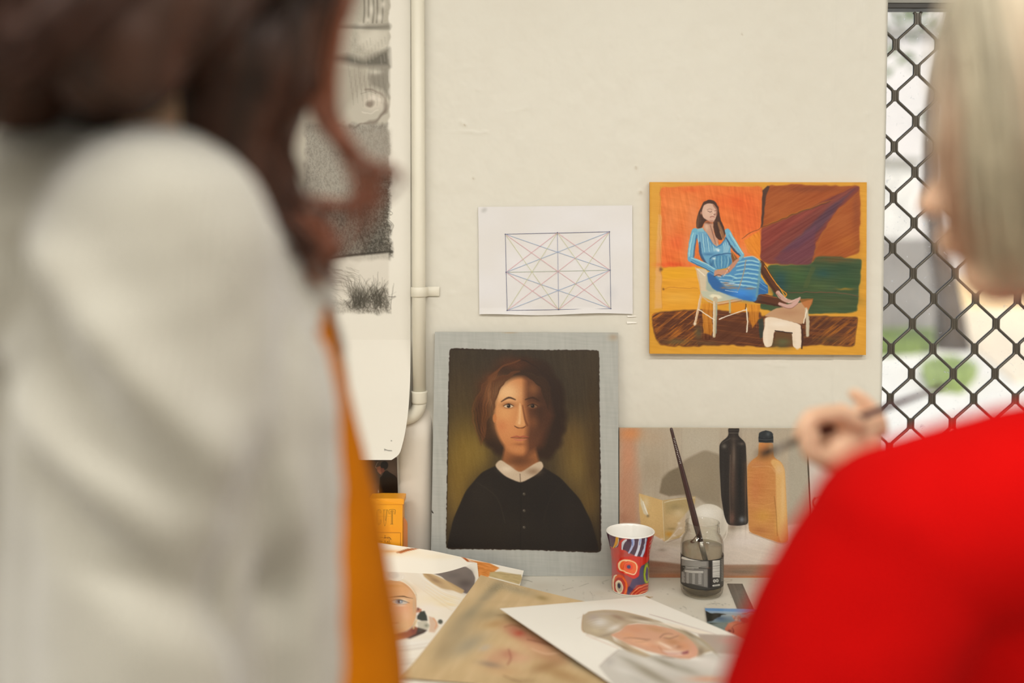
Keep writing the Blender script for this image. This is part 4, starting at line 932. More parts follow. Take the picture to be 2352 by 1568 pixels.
# ---- still life canvas on the table
def still_life():
    p = Paint(1418, 975, 1880, 1335, 'B5A792', 1380, 960, 3.5646, 1.4)
    F, Lx, B, E = p.fill, p.line, p.blob, p.ell
    p.strokes(None, 90, 200, 16, 6, 4)
    F([(150, 70), (300, 70), (280, 300), (310, 620), (320, 900), (150, 900)], 'C08C6C', 90, .9)
    for x, y, rx, ry, c, a in [(250, 130, 100, 60, 'D28A54', .9), (230, 330, 60, 140, 'CC9270', .7), (180, 620, 60, 160, 'B98468', .8), (420, 160, 120, 100, 'B8A288', .7), (430, 420, 110, 160, 'A89880', .7), (280, 480, 60, 90, 'BC947A', .5), (180, 820, 60, 60, 'A9755C', .6), (800, 200, 140, 100, 'BDB3A2', .7), (1300, 80, 200, 40, 'AFA493', .7)]: B(x, y, rx, ry, c, a=a)
    p.A += ((dnoise(p.X, p.Y, 120, 40, 6, 6)-.5)*14*np.clip(1-(p.X-150)/300, 0, 1))[..., None]
    Lx([(662, 80), (660, 330)], 4, '9C907C', 5, .5)
    F([(665, 80), (970, 80), (970, 300), (840, 260), (700, 330), (665, 330)], 'BAB09C', 30, .6)
    F([(480, 620), (500, 480), (560, 430), (640, 400), (690, 340), (850, 260), (980, 300), (985, 780), (860, 700), (780, 640)], '8F826C', 22, .85)
    F([(480, 610), (505, 500), (560, 440), (640, 400), (700, 620), (560, 640)], '7C6E58', 16, .85); B(900, 540, 60, 140, '94866E', a=.6); B(760, 480, 80, 100, 'A3947A', a=.5)
    F([(1200, 380), (1180, 600), (1210, 850), (1300, 900), (1500, 300), (1400, 150), (1240, 120)], 'B0A491', 30, .4)
    F([(1540, 80), (1720, 80), (1720, 860), (1540, 860)], 'ADA695', 30, .7)
    # table cloth
    CL = [(150, 860), (300, 860), (440, 960), (660, 930), (1030, 870), (1210, 870), (1380, 980), (1540, 870), (1740, 860), (1740, 1210), (150, 1210)]
    F(CL, 'D8CABC', 20)
    for x, y, rx, ry, c, a in [(600, 1020, 180, 40, 'B8A894', .8), (500, 1080, 40, 16, '9C8C7C', .7), (1080, 900, 90, 30, 'A89C88', .9), (1020, 960, 60, 50, 'B2A692', .7), (1200, 1010, 160, 60, 'E2D6CC', .9), (1200, 930, 90, 26, 'E8DED2', .7), (1400, 1080, 160, 60, 'D6C6B8', .8), (500, 1120, 90, 30, 'D2BEB0', .8), (700, 1160, 160, 26, 'D6C4B6', .7), (1650, 940, 90, 60, 'D4B8A8', .8), (1600, 1120, 90, 50, 'CDB8A8', .7), (900, 1120, 120, 50, 'E0D2C4', .7)]: B(x, y, rx, ry, c, a=a)
    p.strokes(CL, 12, 120, 16, 6, 9)
    F([(150, 1200), (400, 1165), (700, 1200), (1740, 1200), (1740, 1320), (150, 1320)], 'A07E68', 16)
    for x, y, rx, ry, c, a in [(450, 1200, 120, 24, '9A6A52', .8), (560, 1290, 180, 22, 'B06A44', .7), (1300, 1230, 200, 26, '94785F', .8), (1250, 1300, 260, 12, 'C07A48', .8), (1150, 1255, 120, 20, '80705E', .7), (1500, 1220, 160, 16, 'B07058', .6), (400, 1250, 90, 16, '8A6450', .7)]: B(x, y, rx, ry, c, a=a)
    p.strokes([(150, 1200), (1740, 1200), (1740, 1320), (150, 1320)], 2, 160, 9, 9, 10)
    # folded paper box
    F([(312, 615), (505, 672), (520, 1005), (440, 960), (330, 900), (315, 760)], 'D3AF74', 6); F([(505, 672), (640, 655), (775, 640), (770, 700), (690, 780), (690, 930), (640, 980), (520, 1008)], 'C0A472', 6)
    B(430, 800, 60, 100, 'DBB87C', a=.7); B(370, 690, 26, 50, 'E0CFA8', a=.6); F([(322, 640), (350, 690), (385, 790), (385, 805), (350, 780), (325, 700)], 'D9CDB0', 10, .9); Lx([(345, 680), (365, 740), (388, 795)], [5, 14, 4], 'F2ECDC', 5, .9); B(385, 800, 12, 12, '7A6A4A', a=.8)
    F([(530, 690), (640, 665), (760, 655), (700, 780), (600, 800), (530, 780)], 'B09A6A', 20, .7); B(610, 730, 50, 26, '8E7E56', a=.6); B(590, 830, 60, 50, 'D0B07E', a=.8); B(640, 780, 50, 40, 'DCC49A', a=.7); Lx([(520, 690), (600, 670), (770, 652)], [5, 7, 5], 'DCD2BA', 5, .8)
    B(560, 950, 36, 24, 'C98E2E', a=.8); B(580, 905, 40, 10, '8E7A50', a=.6); Lx([(505, 680), (512, 840), (520, 1000)], 4, 'E4D4B0', 4, .8); Lx([(640, 900), (560, 990), (525, 1010)], [8, 10, 5], 'E6DAC2', 6, .8); F([(650, 830), (700, 780), (690, 930), (560, 1000), (600, 930)], 'CDB8A0', 18, .7); Lx([(440, 940), (520, 1008)], 5, 'D49A7A', 5, .7)
    Lx([(545, 1015), (660, 975)], 5, '9A8068', 6, .7)
    # sphere
    E(880, 860, 160, 158, 'DCD4C4', 0, .05); B(850, 780, 100, 60, 'F2EDE2', a=.9); B(790, 900, 60, 90, 'E4D4C0', a=.7); B(990, 900, 30, 90, 'C0B7A6', a=.6); Lx([(1020, 780), (1037, 860), (1030, 950), (1005, 1000)], [4, 7, 7, 4], 'F0EADC', 6, .7)
    # dark bottle
    F([(1040, 78), (1132, 78), (1134, 100), (1126, 128), (1130, 150), (1186, 200), (1192, 320), (1200, 600), (1208, 868), (1130, 882), (1040, 875), (1010, 800), (985, 640), (972, 400), (970, 220), (990, 190), (1036, 155), (1046, 130)], '2B2622', 5)
    for x, y, rx, ry, c, a in [(1080, 500, 26, 300, '5A463A', .85), (1090, 300, 14, 120, '8A7A6A', .5), (1010, 230, 20, 20, '8C8478', .6), (1150, 210, 26, 14, '7A6A60', .6), (1140, 500, 16, 260, '1C1A19', .8), (1185, 600, 8, 240, '5E4A3C', .7), (1155, 830, 22, 26, '8E949A', .7), (1075, 820, 24, 60, '7A5648', .7), (1185, 830, 12, 30, '6E6A68', .5), (1000, 500, 12, 200, '332E2A', .8), (1090, 170, 40, 16, '4A4038', .7)]: B(x, y, rx, ry, c, a=a)
    Lx([(1042, 98), (1130, 98)], 4, '5C564C', 4, .7); Lx([(1044, 122), (1128, 122)], 4, '8A8274', 4, .6); Lx([(990, 205), (1060, 165)], 4, '6E665C', 5, .6); Lx([(1060, 300), (1056, 600), (1062, 860)], 5, '8E7766', 8, .5)
    # orange bottle with black stopper
    F([(1292, 195), (1412, 200), (1414, 320), (1480, 360), (1505, 420), (1520, 700), (1535, 1010), (1480, 1025), (1340, 980), (1212, 930), (1200, 600), (1198, 390), (1240, 340), (1290, 310)], 'C98A4C', 6)
    F([(1400, 330), (1470, 350), (1505, 420), (1520, 700), (1535, 1010), (1470, 1022), (1440, 900), (1430, 420), (1390, 370)], 'DCAC6A', 12)
    for x, y, rx, ry, c, a in [(1300, 520, 80, 160, 'C77E44', .8), (1280, 380, 70, 26, 'C0804E', .7), (1330, 800, 80, 60, 'D29A48', .8), (1300, 920, 70, 26, 'B06E3C', .7), (1440, 900, 20, 120, 'D4A050', .6), (1490, 640, 16, 200, 'E2BC84', .8), (1460, 420, 30, 40, 'DDB78A', .7), (1330, 240, 26, 40, 'D4854A', .8), (1390, 260, 16, 50, 'D9A974', .8), (1260, 600, 40, 140, 'C47848', .5)]: B(x, y, rx, ry, c, a=a)
    p.strokes([(1198, 390), (1430, 380), (1440, 990), (1212, 930)], 4, 90, 10, 9, 14)
    Lx([(1420, 640), (1436, 780), (1445, 960)], 5, '8E6030', 6, .7); Lx([(1230, 700), (1330, 715), (1420, 690)], 4, 'E0A860', 4, .6); Lx([(1240, 400), (1380, 395), (1425, 440)], 5, 'DFAF78', 6, .5); Lx([(1215, 935), (1340, 985), (1480, 1028), (1535, 1012)], 5, 'A08068', 5, .7)
    F([(1292, 196), (1290, 160), (1298, 120), (1350, 100), (1395, 112), (1412, 150), (1413, 200), (1350, 202)], '232628', 5); E(1352, 135, 58, 32, '2E3234', 0, .15); Lx([(1292, 172), (1350, 178), (1412, 172)], 4, '6A6E70', 4, .7); B(1370, 130, 16, 18, '5A6062', a=.7); Lx([(1300, 198), (1408, 200)], 3, '4A4E50', 3, .7)
    for x, y in [(500, 990), (640, 860), (655, 900), (600, 960)]: B(x, y, 14, 10, 'EDE4D4', a=.6)
    # woven canvas grain
    p.A += (np.sin(p.X*1.9)*1.4+np.sin(p.Y*1.9)*1.4+(vnoise(p.X, p.Y, 5, 5, 9)-.5)*9)[..., None]
    yb, yt = 1.871, 1.905
    c = [at_y(1422.5, 982, yt), at_y(1850, 984, yt), at_y(1868, 1327, yb), at_y(1423.5, 1326, yb)]
    o = artwork('still_life_canvas', c, p, 600, 480, .012, paint_mat('oil_still_life', rough=.55, spec=.3, weave=.07), edge_col='C6B79C')
    tag(o, 'unframed still life canvas with black bottle, orange bottle and white ball, behind the jar', 'painting')
    # pale canvas next to it
    q = Paint(1850, 1030, 2200, 1335, 'D6CAC0'); q.strokes(None, 80, 60, 9, 5, 5)
    q.line([(1872, 1144), (1868, 1150), (1869, 1160), (1875, 1166)], 4, '8A4A3C', 3, .9); q.line([(1872, 1144), (1920, 1132)], 3, 'A86A58', 3, .7); q.blob(1960, 1200, 60, 40, 'B99A88', a=.6); q.blob(2050, 1280, 80, 30, 'C4A898', a=.6)
    c = [at_y(1857, 1040, 1.905), at_y(2170, 1040, 1.905), at_y(2185, 1328, 1.871), at_y(1870.5, 1328, 1.871)]
    o = artwork('pale_canvas', c, q, 240, 230, .012, paint_mat('pale_oil', rough=.6, weave=.07), edge_col='C8BCAE')
    tag(o, 'pale pinkish canvas standing beside the still life, mostly hidden behind the red sleeve', 'painting')
still_life()

# ---- orange carton
def carton():
    yf, yk = 1.848, 1.886
    p = Paint(842, 1128, 932, 1262, 'EFA01E', 840, 1040, 7.127, 4)
    F, Lx, B = p.fill, p.line, p.blob
    B(330, 900, 240, 120, 'F4A81C', a=.6); B(300, 1250, 280, 70, 'EC9418', a=.6)
    Lx([(60, 826), (610, 838)], 5, 'A8641A', 3, .8)
    ink = '604A14'
    def both(pts, w=4): Lx(pts, w+1.5, ink, 2.5, .9)
    # C V T in tall outlined letters
    both([(248, 985), (250, 950), (238, 928), (205, 928), (184, 950), (178, 1040), (182, 1140), (200, 1164), (232, 1162), (250, 1140), (252, 1090)]); both([(232, 985), (228, 948), (212, 940), (202, 960), (198, 1050), (202, 1140), (216, 1150), (232, 1130), (236, 1090)], 3)
    both([(288, 930), (322, 930)], 4); both([(336, 930), (358, 930)], 4); both([(292, 930), (302, 1165), (326, 1165), (354, 930)], 4); both([(312, 932), (322, 1110), (344, 932)], 3)
    both([(384, 1000), (386, 930), (482, 930), (480, 1002)], 5); both([(402, 1000), (406, 950), (462, 950), (464, 1000)], 3); both([(420, 950), (418, 1164)], 4); both([(440, 950), (438, 1164)], 4); both([(404, 1164), (450, 1164)], 4); both([(430, 935), (430, 1160)], 3)
    Lx([(210, 1040), (410, 1036)], 5, 'C88A1E', 4, .9); both([(212, 1164), (212, 1190)], 2)
    # foot panel: ruled frame and crest
    Lx([(50, 1292), (560, 1302)], 5, '9E5A16', 3, .85); Lx([(180, 1306), (562, 1308)], 4, '8A4A12', 2.5, .8); Lx([(572, 1306), (570, 1540)], 10, 'A85E16', 4, .8)
    blk = '4A2E0E'
    Lx([(316, 1342), (316, 1362)], 5, blk, 2.5, .9); Lx([(304, 1356), (330, 1356)], 4, blk, 2.5, .9); p.ell(316, 1382, 12, 10, blk, 0, .3, .9)
    Lx([(226, 1392), (250, 1380), (300, 1390), (316, 1394), (345, 1384), (390, 1384), (420, 1420)], [3, 6, 5, 6, 8, 12, 4], blk, 3, .9); Lx([(350, 1392), (380, 1408), (402, 1412)], [8, 6, 8], blk, 3, .8)
    for x in (225, 245, 262, 316, 360, 385): p.ell(x, 1440+(x % 7)*3, 9, 8, blk, 0, .4, .9)
    Lx([(215, 1436), (250, 1456)], 4, blk, 2.5, .8); Lx([(300, 1470), (400, 1474)], [5, 9], blk, 3, .9)
    x0, x1 = at_y(848, 1200, yf)[0], at_y(925, 1200, yf)[0]; zt = at_y(890, 1145, yf)[2]; zl = at_y(890, 1157, yf)[2]
    e = empty('carton', ((x0+x1)/2, (yf+yk)/2, TABLE_Z), 'upright orange carton printed CVT with a small crest, below the dark print', 'box')
    card = mat('orange_card', 'F0A01C', rough=.38, spec=.5)
    box('carton_body', (x0+.0008, yf+.0012, TABLE_Z+.001), (x1-.0008, yk, zt-.004), card, e, .0006)
    P = quad_grid([(x0, yf, zl-.0002), (x1, yf, zl-.0002), (x1-.002, yf, TABLE_Z+.001), (x0-.001, yf, TABLE_Z+.001)], 220, 420); x, y = to_px(P)
    grid_slab('front_panel', P, p.sample(x, y), .001, paint_mat('carton_print', rough=.35, spec=.5), e, 'D88A18')
    bm = bmesh.new()
    v = [(x0-.0012, yf-.0012, zl-.0002), (x1+.0022, yf-.0012, zl-.0002), (x1+.0025, yf-.0006, zt-.0008), (x1-.002, yf+.001, zt), (x0+.022, yf+.001, zt+.0003), (x0+.003, yf+.001, zt-.0006), (x0, yf-.0006, zt-.001)]
    f = bm.faces.new([bm.verts.new(c) for c in v]); r = bmesh.ops.extrude_face_region(bm, geom=[f])
    for q in r['geom']:
        if isinstance(q, bmesh.types.BMVert): q.co.y = yk+.0008
    from_bm('lid', bm, card, e)
    # rounded orange-brown piece at the carton's right edge
    bm = bmesh.new(); zf = at_y(930, 1187, 1.87)[2]; xa, xb = x1-.0006, at_y(936, 1200, 1.87)[0]
    pts = [(xa, TABLE_Z+.002), (xb, TABLE_Z+.002), (xb, zf-.014), (xb-.001, zf-.009), (xb-.004, zf-.004), (xa, zf)]
    f = bm.faces.new([bm.verts.new((a, 1.87, b)) for a, b in pts]); r = bmesh.ops.extrude_face_region(bm, geom=[f])
    for q in r['geom']:
        if isinstance(q, bmesh.types.BMVert): q.co.y = 1.871
    from_bm('side_piece', bm, mat('side_tan', 'D8915A', rough=.6), e)
carton()

# ---- patterned cup
def cup():
    cx, cy = at_y(1447.5, 1300, 1.809)[0], 1.809; H = .110
    prof = [(.0330, 0), (.0338, .002), (.0342, .010), (.0345, .025), (.0346, .045), (.0352, .060), (.0368, .075), (.0395, .089), (.0425, .100), (.0447, .110)]
    rs = np.array(prof); zz = np.linspace(.0015, H-.0005, 230); rr = np.interp(zz, rs[:, 1], rs[:, 0])
    # smooth the outline
    for _ in range(60): rr[1:-1] = (rr[:-2]+2*rr[1:-1]+rr[2:])/4
    p = Paint(1385, 1195, 1512, 1385, 'B24A42', 1370, 1160, 6.533, 4)
    F, Lx, B, E = p.fill, p.line, p.blob, p.ell
    p.warp = 5; p.wsc = 40
    B(300, 760, 160, 120, 'C2443A', a=.9); B(260, 960, 90, 120, 'B2545A', a=.8); B(640, 1000, 160, 200, '4A3E5E', a=.9); F([(600, 1000), (700, 860), (800, 800), (810, 1180), (600, 1200), (480, 1360), (440, 1300), (520, 1160)], '443C60', 20, .9)
    F([(140, 400), (420, 500), (420, 640), (200, 640)], '5E3A4E', 12); Lx([(310, 490), (300, 560), (250, 640)], [46, 40, 24], 'D89A28', 6); Lx([(332, 500), (330, 560), (290, 630)], 8, 'E8DCC0', 4); Lx([(200, 620), (270, 650), (340, 620), (400, 540)], 14, 'C84A3C', 6)
    E(420, 600, 90, 110, 'C8423A', 25, .2)
    F([(450, 510), (860, 470), (820, 640), (780, 760), (660, 790), (560, 750), (370, 650), (380, 560)], '4A2E46', 8)
    Lx([(440, 520), (400, 570), (385, 660)], [30, 40, 20], 'CFD2DC', 6); Lx([(545, 505), (545, 600), (490, 710)], [44, 36, 26], 'AEB6DC', 5); Lx([(535, 520), (540, 600)], 14, '5A78C0', 5, .8); Lx([(655, 500), (640, 620), (590, 760)], [44, 40, 40], 'D6DAEC', 5); Lx([(655, 510), (650, 590)], 16, '6E86C4', 5, .7); Lx([(740, 500), (725, 620), (680, 770)], [20, 26, 34], 'BFCBE4', 5)
    F([(770, 480), (860, 450), (830, 620), (800, 760), (740, 800), (700, 800)], 'B01C1A', 8)
    for k in range(5): Lx([(838-k*10, 500+k*62), (800-k*4, 560+k*60)], 8, 'D8B0A0', 4, .8)
    F([(300, 860), (360, 780), (560, 760), (760, 780), (820, 770), (760, 860), (660, 920), (640, 1060), (560, 1110), (440, 1040), (300, 990)], 'CC2A1E', 9)
    E(478, 920, 148, 108, 'E8622E', 12, .06); Lx([(500, 830), (400, 825), (340, 870), (350, 960), (420, 990), (480, 1020), (560, 1040), (600, 980), (600, 890), (540, 845), (440, 830)], [16, 20, 30, 26, 14, 14, 18, 14, 14, 12, 12], 'F0CFA0', 5); Lx([(470, 850), (420, 880), (400, 950)], 12, 'D23A22', 6, .8)
    E(490, 925, 60, 52, 'E2442A', 10, .15); E(485, 925, 30, 30, '46406A', 10, .2)
    E(350, 1215, 118, 180, 'D85428', -8, .05); Lx([(300, 1050), (262, 1080), (250, 1180), (262, 1290), (300, 1360)], [16, 26, 22, 18, 10], 'EBD2B0', 5); E(350, 1210, 86, 130, 'B2322A', -6, .06); E(340, 1220, 56, 98, 'E8D6B6', -8, .08); E(345, 1225, 42, 72, 'B5A48E', -6, .12); E(340, 1210, 26, 38, '201E36', -8, .2); Lx([(400, 1100), (450, 1180), (450, 1280), (400, 1360)], 20, 'EC7A34', 8, .8)
    E(760, 1030, 56, 170, '6E7A34', 0, .1); E(752, 1030, 36, 140, 'A8B834', 0, .12); E(758, 1030, 20, 110, '5A4A70', 0, .2)
    F([(500, 1370), (560, 1260), (640, 1200), (800, 1160), (800, 1380)], 'B8301E', 6)
    for a in (0, 45, 90, 130): Lx([(510+a*1.2, 1370), (600+a*.6, 1260+a*.7), (790, 1172+a*1.1)], [8, 13, 9], 'EBA064' if a % 2 == 0 else 'E2703A', 4, .9)
    p.warp = 0
    nseg = 300; th = np.linspace(0, 2*PI, nseg, endpoint=False)
    T, Z = np.meshgrid(th, zz); R = rr[:, None]*np.ones_like(T)
    X = cx+R*np.cos(T); Y = cy+R*np.sin(T); Zw = TABLE_Z+Z
    Pm = np.stack([X, cy-np.abs(Y-cy), Zw], -1); x, y = to_px(Pm); C = p.sample(x, y)
    C[:3] = lin(hx('E8E2D4')); C[-2:] = lin(hx('F2EEE4'))
    V = np.stack([X, Y, Zw], -1).reshape(-1, 3)
    n0 = len(V); idx = np.arange(n0).reshape(len(zz), nseg); j = np.roll(np.arange(nseg), -1)
    q = np.stack([idx[:-1], idx[:-1][:, j], idx[1:][:, j], idx[1:]], -1).reshape(-1, 4)
    me = bpy.data.meshes.new('cup_wall'); me.from_pydata(V.tolist(), [], q.tolist()); set_pigment(me, C.reshape(-1, 3))
    e = empty('patterned_cup', (cx, cy, TABLE_Z), 'handleless flared cup with red, purple and orange swirls, white inside', 'cup')
    link_mesh('cup_wall', me, paint_mat('glazed_print', rough=.12, spec=.6, coat=.3), e, True)
    bm = bmesh.new(); ri = list(zip(rr-.0026, zz))[::-8]
    add_lathe(bm, [(rr[-1], zz[-1]+.00002), (rr[-1]-.0004, H+.0002), (rr[-1]-.0013, H+.0006), (rr[-1]-.0022, H+.0002)]+[(a, b) for a, b in ri[1:] if b > .006]+[(.028, .005), (0, .0045)], 96, (cx, cy, TABLE_Z))
    from_bm('cup_inside', bm, mat('white_glaze', 'F3F0E8', rough=.1, spec=.6), e, True)
    bm = bmesh.new(); add_lathe(bm, [(0, .001), (.030, .0008), (.0325, 0.0002), (.0334, .0006), (float(rr[0]), zz[0])], 96, (cx, cy, TABLE_Z))
    from_bm('foot_ring', bm, bpy.data.materials['white_glaze'], e, True)
cup()

# ---- glass jar with brush water
JX, JY = at_y(1612.5, 1300, 1.790)[0], 1.790
def jar():
    e = empty('glass_jar', (JX, JY, TABLE_Z), 'open glass jar with a black and grey ingredients label, half full of murky water', 'jar')
    out = [(.0, .0012), (.026, .0008), (.031, .0), (.0345, .0016), (.0372, .006), (.0383, .012), (.0385, .020), (.0382, .030), (.0382, .075), (.0386, .085), (.0384, .092), (.0370, .100), (.0340, .107), (.0312, .111), (.0302, .113), (.0302, .1145), (.0315, .1152), (.0315, .1162), (.0303, .1172), (.0303, .1195), (.0314, .1203), (.0313, .1213), (.0303, .1222), (.0303, .1300), (.0310, .1312), (.0306, .1324), (.0294, .1326)]
    inn = [(.0284, .1318), (.0282, .125), (.0282, .114), (.0294, .111), (.032, .107), (.0350, .100), (.0362, .092), (.0362, .02), (.0350, .010), (.030, .006), (0, .006)]
    bm = bmesh.new(); add_lathe(bm, out+inn, 96, (JX, JY, TABLE_Z)); from_bm('jar_glass', bm, glass_mat('jar_clear', (.965, .96, .94), .008), e, True)
    w = glass_mat('murky_water', (.84, .82, .77), .09, .5, 'A8A290')
    bm = bmesh.new(); add_lathe(bm, [(0, .0064), (.0298, .0064), (.0348, .0105), (.0359, .021), (.0359, .088), (.0359, .0895), (.0, .0893)], 64, (JX, JY, TABLE_Z)); from_bm('water', bm, w, e, True)
    # label
    p = Paint(1558, 1265, 1668, 1360, '3A3834', 1370, 1160, 6.533, 5)
    F, Lx, B, E = p.fill, p.line, p.blob, p.ell
    def row(y, k=1): return [(1265+95, y), (1560, y)]
    def sag(x, y):  # printed rows follow the round jar
        t = (x-1585)/320; return (x, y+48*math.sqrt(max(0, 1-t*t)))
    def rl(x0, x1, y, w, c, a=1, s=2): Lx([sag(x, y) for x in np.linspace(x0, x1, 8)], w, c, s, a)
    g = '7C7974'; wht = 'D9D6CC'
    F([sag(1275, 830-40)]+[sag(x, 790) for x in (1400, 1550, 1680)]+[sag(1680, 900), sag(1275, 890)], '77746E', 4); 
    for y0 in (770,): rl(1290, 1655, y0, 34, wht); rl(1310, 1640, y0, 2.5, '8A8780', .7)
    for k in range(5): rl(1290, 1650-(k == 4)*90, 805+k*17, 5, 'B9B6AE', .75)
    F([sag(1340, 900), sag(1500, 900), sag(1668, 905), sag(1668, 1190), sag(1275, 1130), sag(1275, 1000)], '6C6964', 4)
    rl(1335, 1530, 892, 7, wht); rl(1300, 1460, 912, 5, 'C0BDB4', .8)
    for k in range(2): rl(1330, 1600, 945+k*18, 10, wht, .9)
    for k in range(9):
        y = 985+k*18
        for x0, x1 in ((1280, 1310+(k*7) % 20), (1350, 1385), (1440, 1475), (1530, 1575)): rl(x0, x1, y, 6, 'D0CDC4', .85)
    for x in (1622, 1638, 1656): Lx([sag(x, 925), sag(x, 1170)], 6, 'A8A59C', 3, .8)
    F([sag(1690, 790), sag(1735, 800), sag(1735, 1190), sag(1690, 1190)], '2B2926', 4)
    F([sag(1742, 790), sag(1852, 800), sag(1850, 1055), sag(1742, 1040)], 'DAD7CE', 3)
    for k, wd in enumerate([5, 3, 7, 3, 5, 9, 3, 4, 7, 3, 5, 3, 8, 4, 3, 6, 3, 7, 4, 5]): rl(1744, 1850, 815+k*12, wd*.9, '5A5751', .9, 1.5)
    for x in (1770, 1812): E(*sag(x, 1096), 20, 24, wht, 0, .1); E(*sag(x, 1096), 12, 15, '2E2C29', 0, .15); E(*sag(x, 1096), 5, 6, wht, 0, .3)
    rl(1752, 1840, 1165, 22, wht); rl(1762, 1830, 1165, 8, '4A4843', .8)
    for k in range(14): rl(1872, 1900, 800+k*24, 9, 'A29F97', .8)
    B(1690, 940, 40, 10, '6A4A3A', a=.6)
    z1, z0 = .0745, .0200; th = np.linspace(PI*.93, PI*2.07, 300); zz = np.linspace(z1, z0, 190)
    T, Z = np.meshgrid(th, zz); X = JX+.03865*np.cos(T); Y = JY+.03865*np.sin(T)
    P = np.stack([X, Y, TABLE_Z+Z], -1); x, y = to_px(np.stack([X, np.minimum(Y, JY), TABLE_Z+Z], -1)); C = p.sample(x, y)
    C[:6] = lin(hx('2A2825')); C[-6:] = lin(hx('2A2825'))
    nv, nu = T.shape; idx = np.arange(nv*nu).reshape(nv, nu)
    q = np.stack([idx[:-1, :-1], idx[1:, :-1], idx[1:, 1:], idx[:-1, 1:]], -1).reshape(-1, 4)
    me = bpy.data.meshes.new('label'); me.from_pydata(P.reshape(-1, 3).tolist(), [], q.tolist()); set_pigment(me, C.reshape(-1, 3))
    o = link_mesh('label', me, paint_mat('label_print', rough=.4, spec=.4), e, True); md = o.modifiers.new('paper', 'SOLIDIFY'); md.thickness = .0001; md.offset = 1
    # dribbles of paint over the neck
    bm = bmesh.new()
    def at(az, z, r=.0308): a = math.radians(az); return (JX+r*math.cos(a), JY+r*math.sin(a), TABLE_Z+z)
    add_tube(bm, [at(250, .129), at(246, .122, .0315), at(240, .115, .0318), at(232, .108, .0352), at(226, .104, .0372)], [.0004, .0006, .0009, .0008, .0014], 8)
    add_tube(bm, [at(226, .104, .0372), at(232, .1035, .0374), at(238, .1045, .037)], [.0014, .0012, .0005], 8)
    from_bm('paint_dribble', bm, mat('brown_paint', '4A2E1E', rough=.4), e, True)
jar()
def jar_brush():
    top = Vector(at_y(1541, 982, 1.815)); mid = Vector(at_y(1600, 1208, 1.788)); d = (mid-top).normalized()
    bot = Vector((JX+.012, JY-.004, TABLE_Z+.018))
    bot = mid+d*((mid.z-TABLE_Z-.028)/-d.z) if abs((mid+d*((mid.z-TABLE_Z-.028)/-d.z)).x-JX) < .03 else bot
    e = empty('paint_brush', bot, 'dark brown paint brush standing in the glass jar, white lettering near its tip', 'brush')
    L = (bot-top).length; u = (bot-top).normalized(); S_ = lambda t: top+u*(L*t)
    tube('handle', [S_(0), S_(.004), S_(.012), S_(.05), S_(.2), S_(.4), S_(.6), S_(.74)], [.0012, .0024, .0029, .0030, .0040, .0050, .0058, .0050], mat('lacquer_brown', '3A2220', rough=.25, spec=.6, coat=.3) if False else mat('lacquer_brown', '3A2220', rough=.25, spec=.6), e, 16)
    tube('ferrule', [S_(.741), S_(.78), S_(.88)], [.0052, .0052, .0046], mat('ferrule_metal', 'A8A49C', rough=.3, metal=.9), e, 16)
    tube('bristles', [S_(.881), S_(.94), S_(1.0)], [.0046, .0050, .0012], mat('dark_bristle', '2A1E18', rough=.9), e, 12)
    # tiny white characters printed along the handle
    bm = bmesh.new(); rnd = random.Random(4); side = Vector((u.z, 0, -u.x)).normalized(); out = Vector((0, -1, 0)); out = (out-u*out.dot(u)).normalized()
    k = .07
    while k < .235:
        r = .0031+(k-.05)*.0066; w = rnd.uniform(.0018, .0028)
        c = S_(k)+out*(r*.985)
        for a in range(3):
            s0 = rnd.uniform(-.0016, .0002); pts = [c+side*s0+u*(a*.0007-.0008), c+side*(s0+w*.7)+u*(a*.0007-.0008), c+side*(s0+w*.7)+u*(a*.0007-.0005), c+side*s0+u*(a*.0007-.0005)]
            vs = []
            for q in pts:
                off = (q-c).dot(side); vs.append(bm.verts.new(q-out*(r-math.sqrt(max(0, r*r-off*off)))+out*.00012))
            bm.faces.new(vs)
        k += .0115
    from_bm('lettering', bm, mat('white_ink', 'D8D4CC', rough=.5), e)
jar_brush()

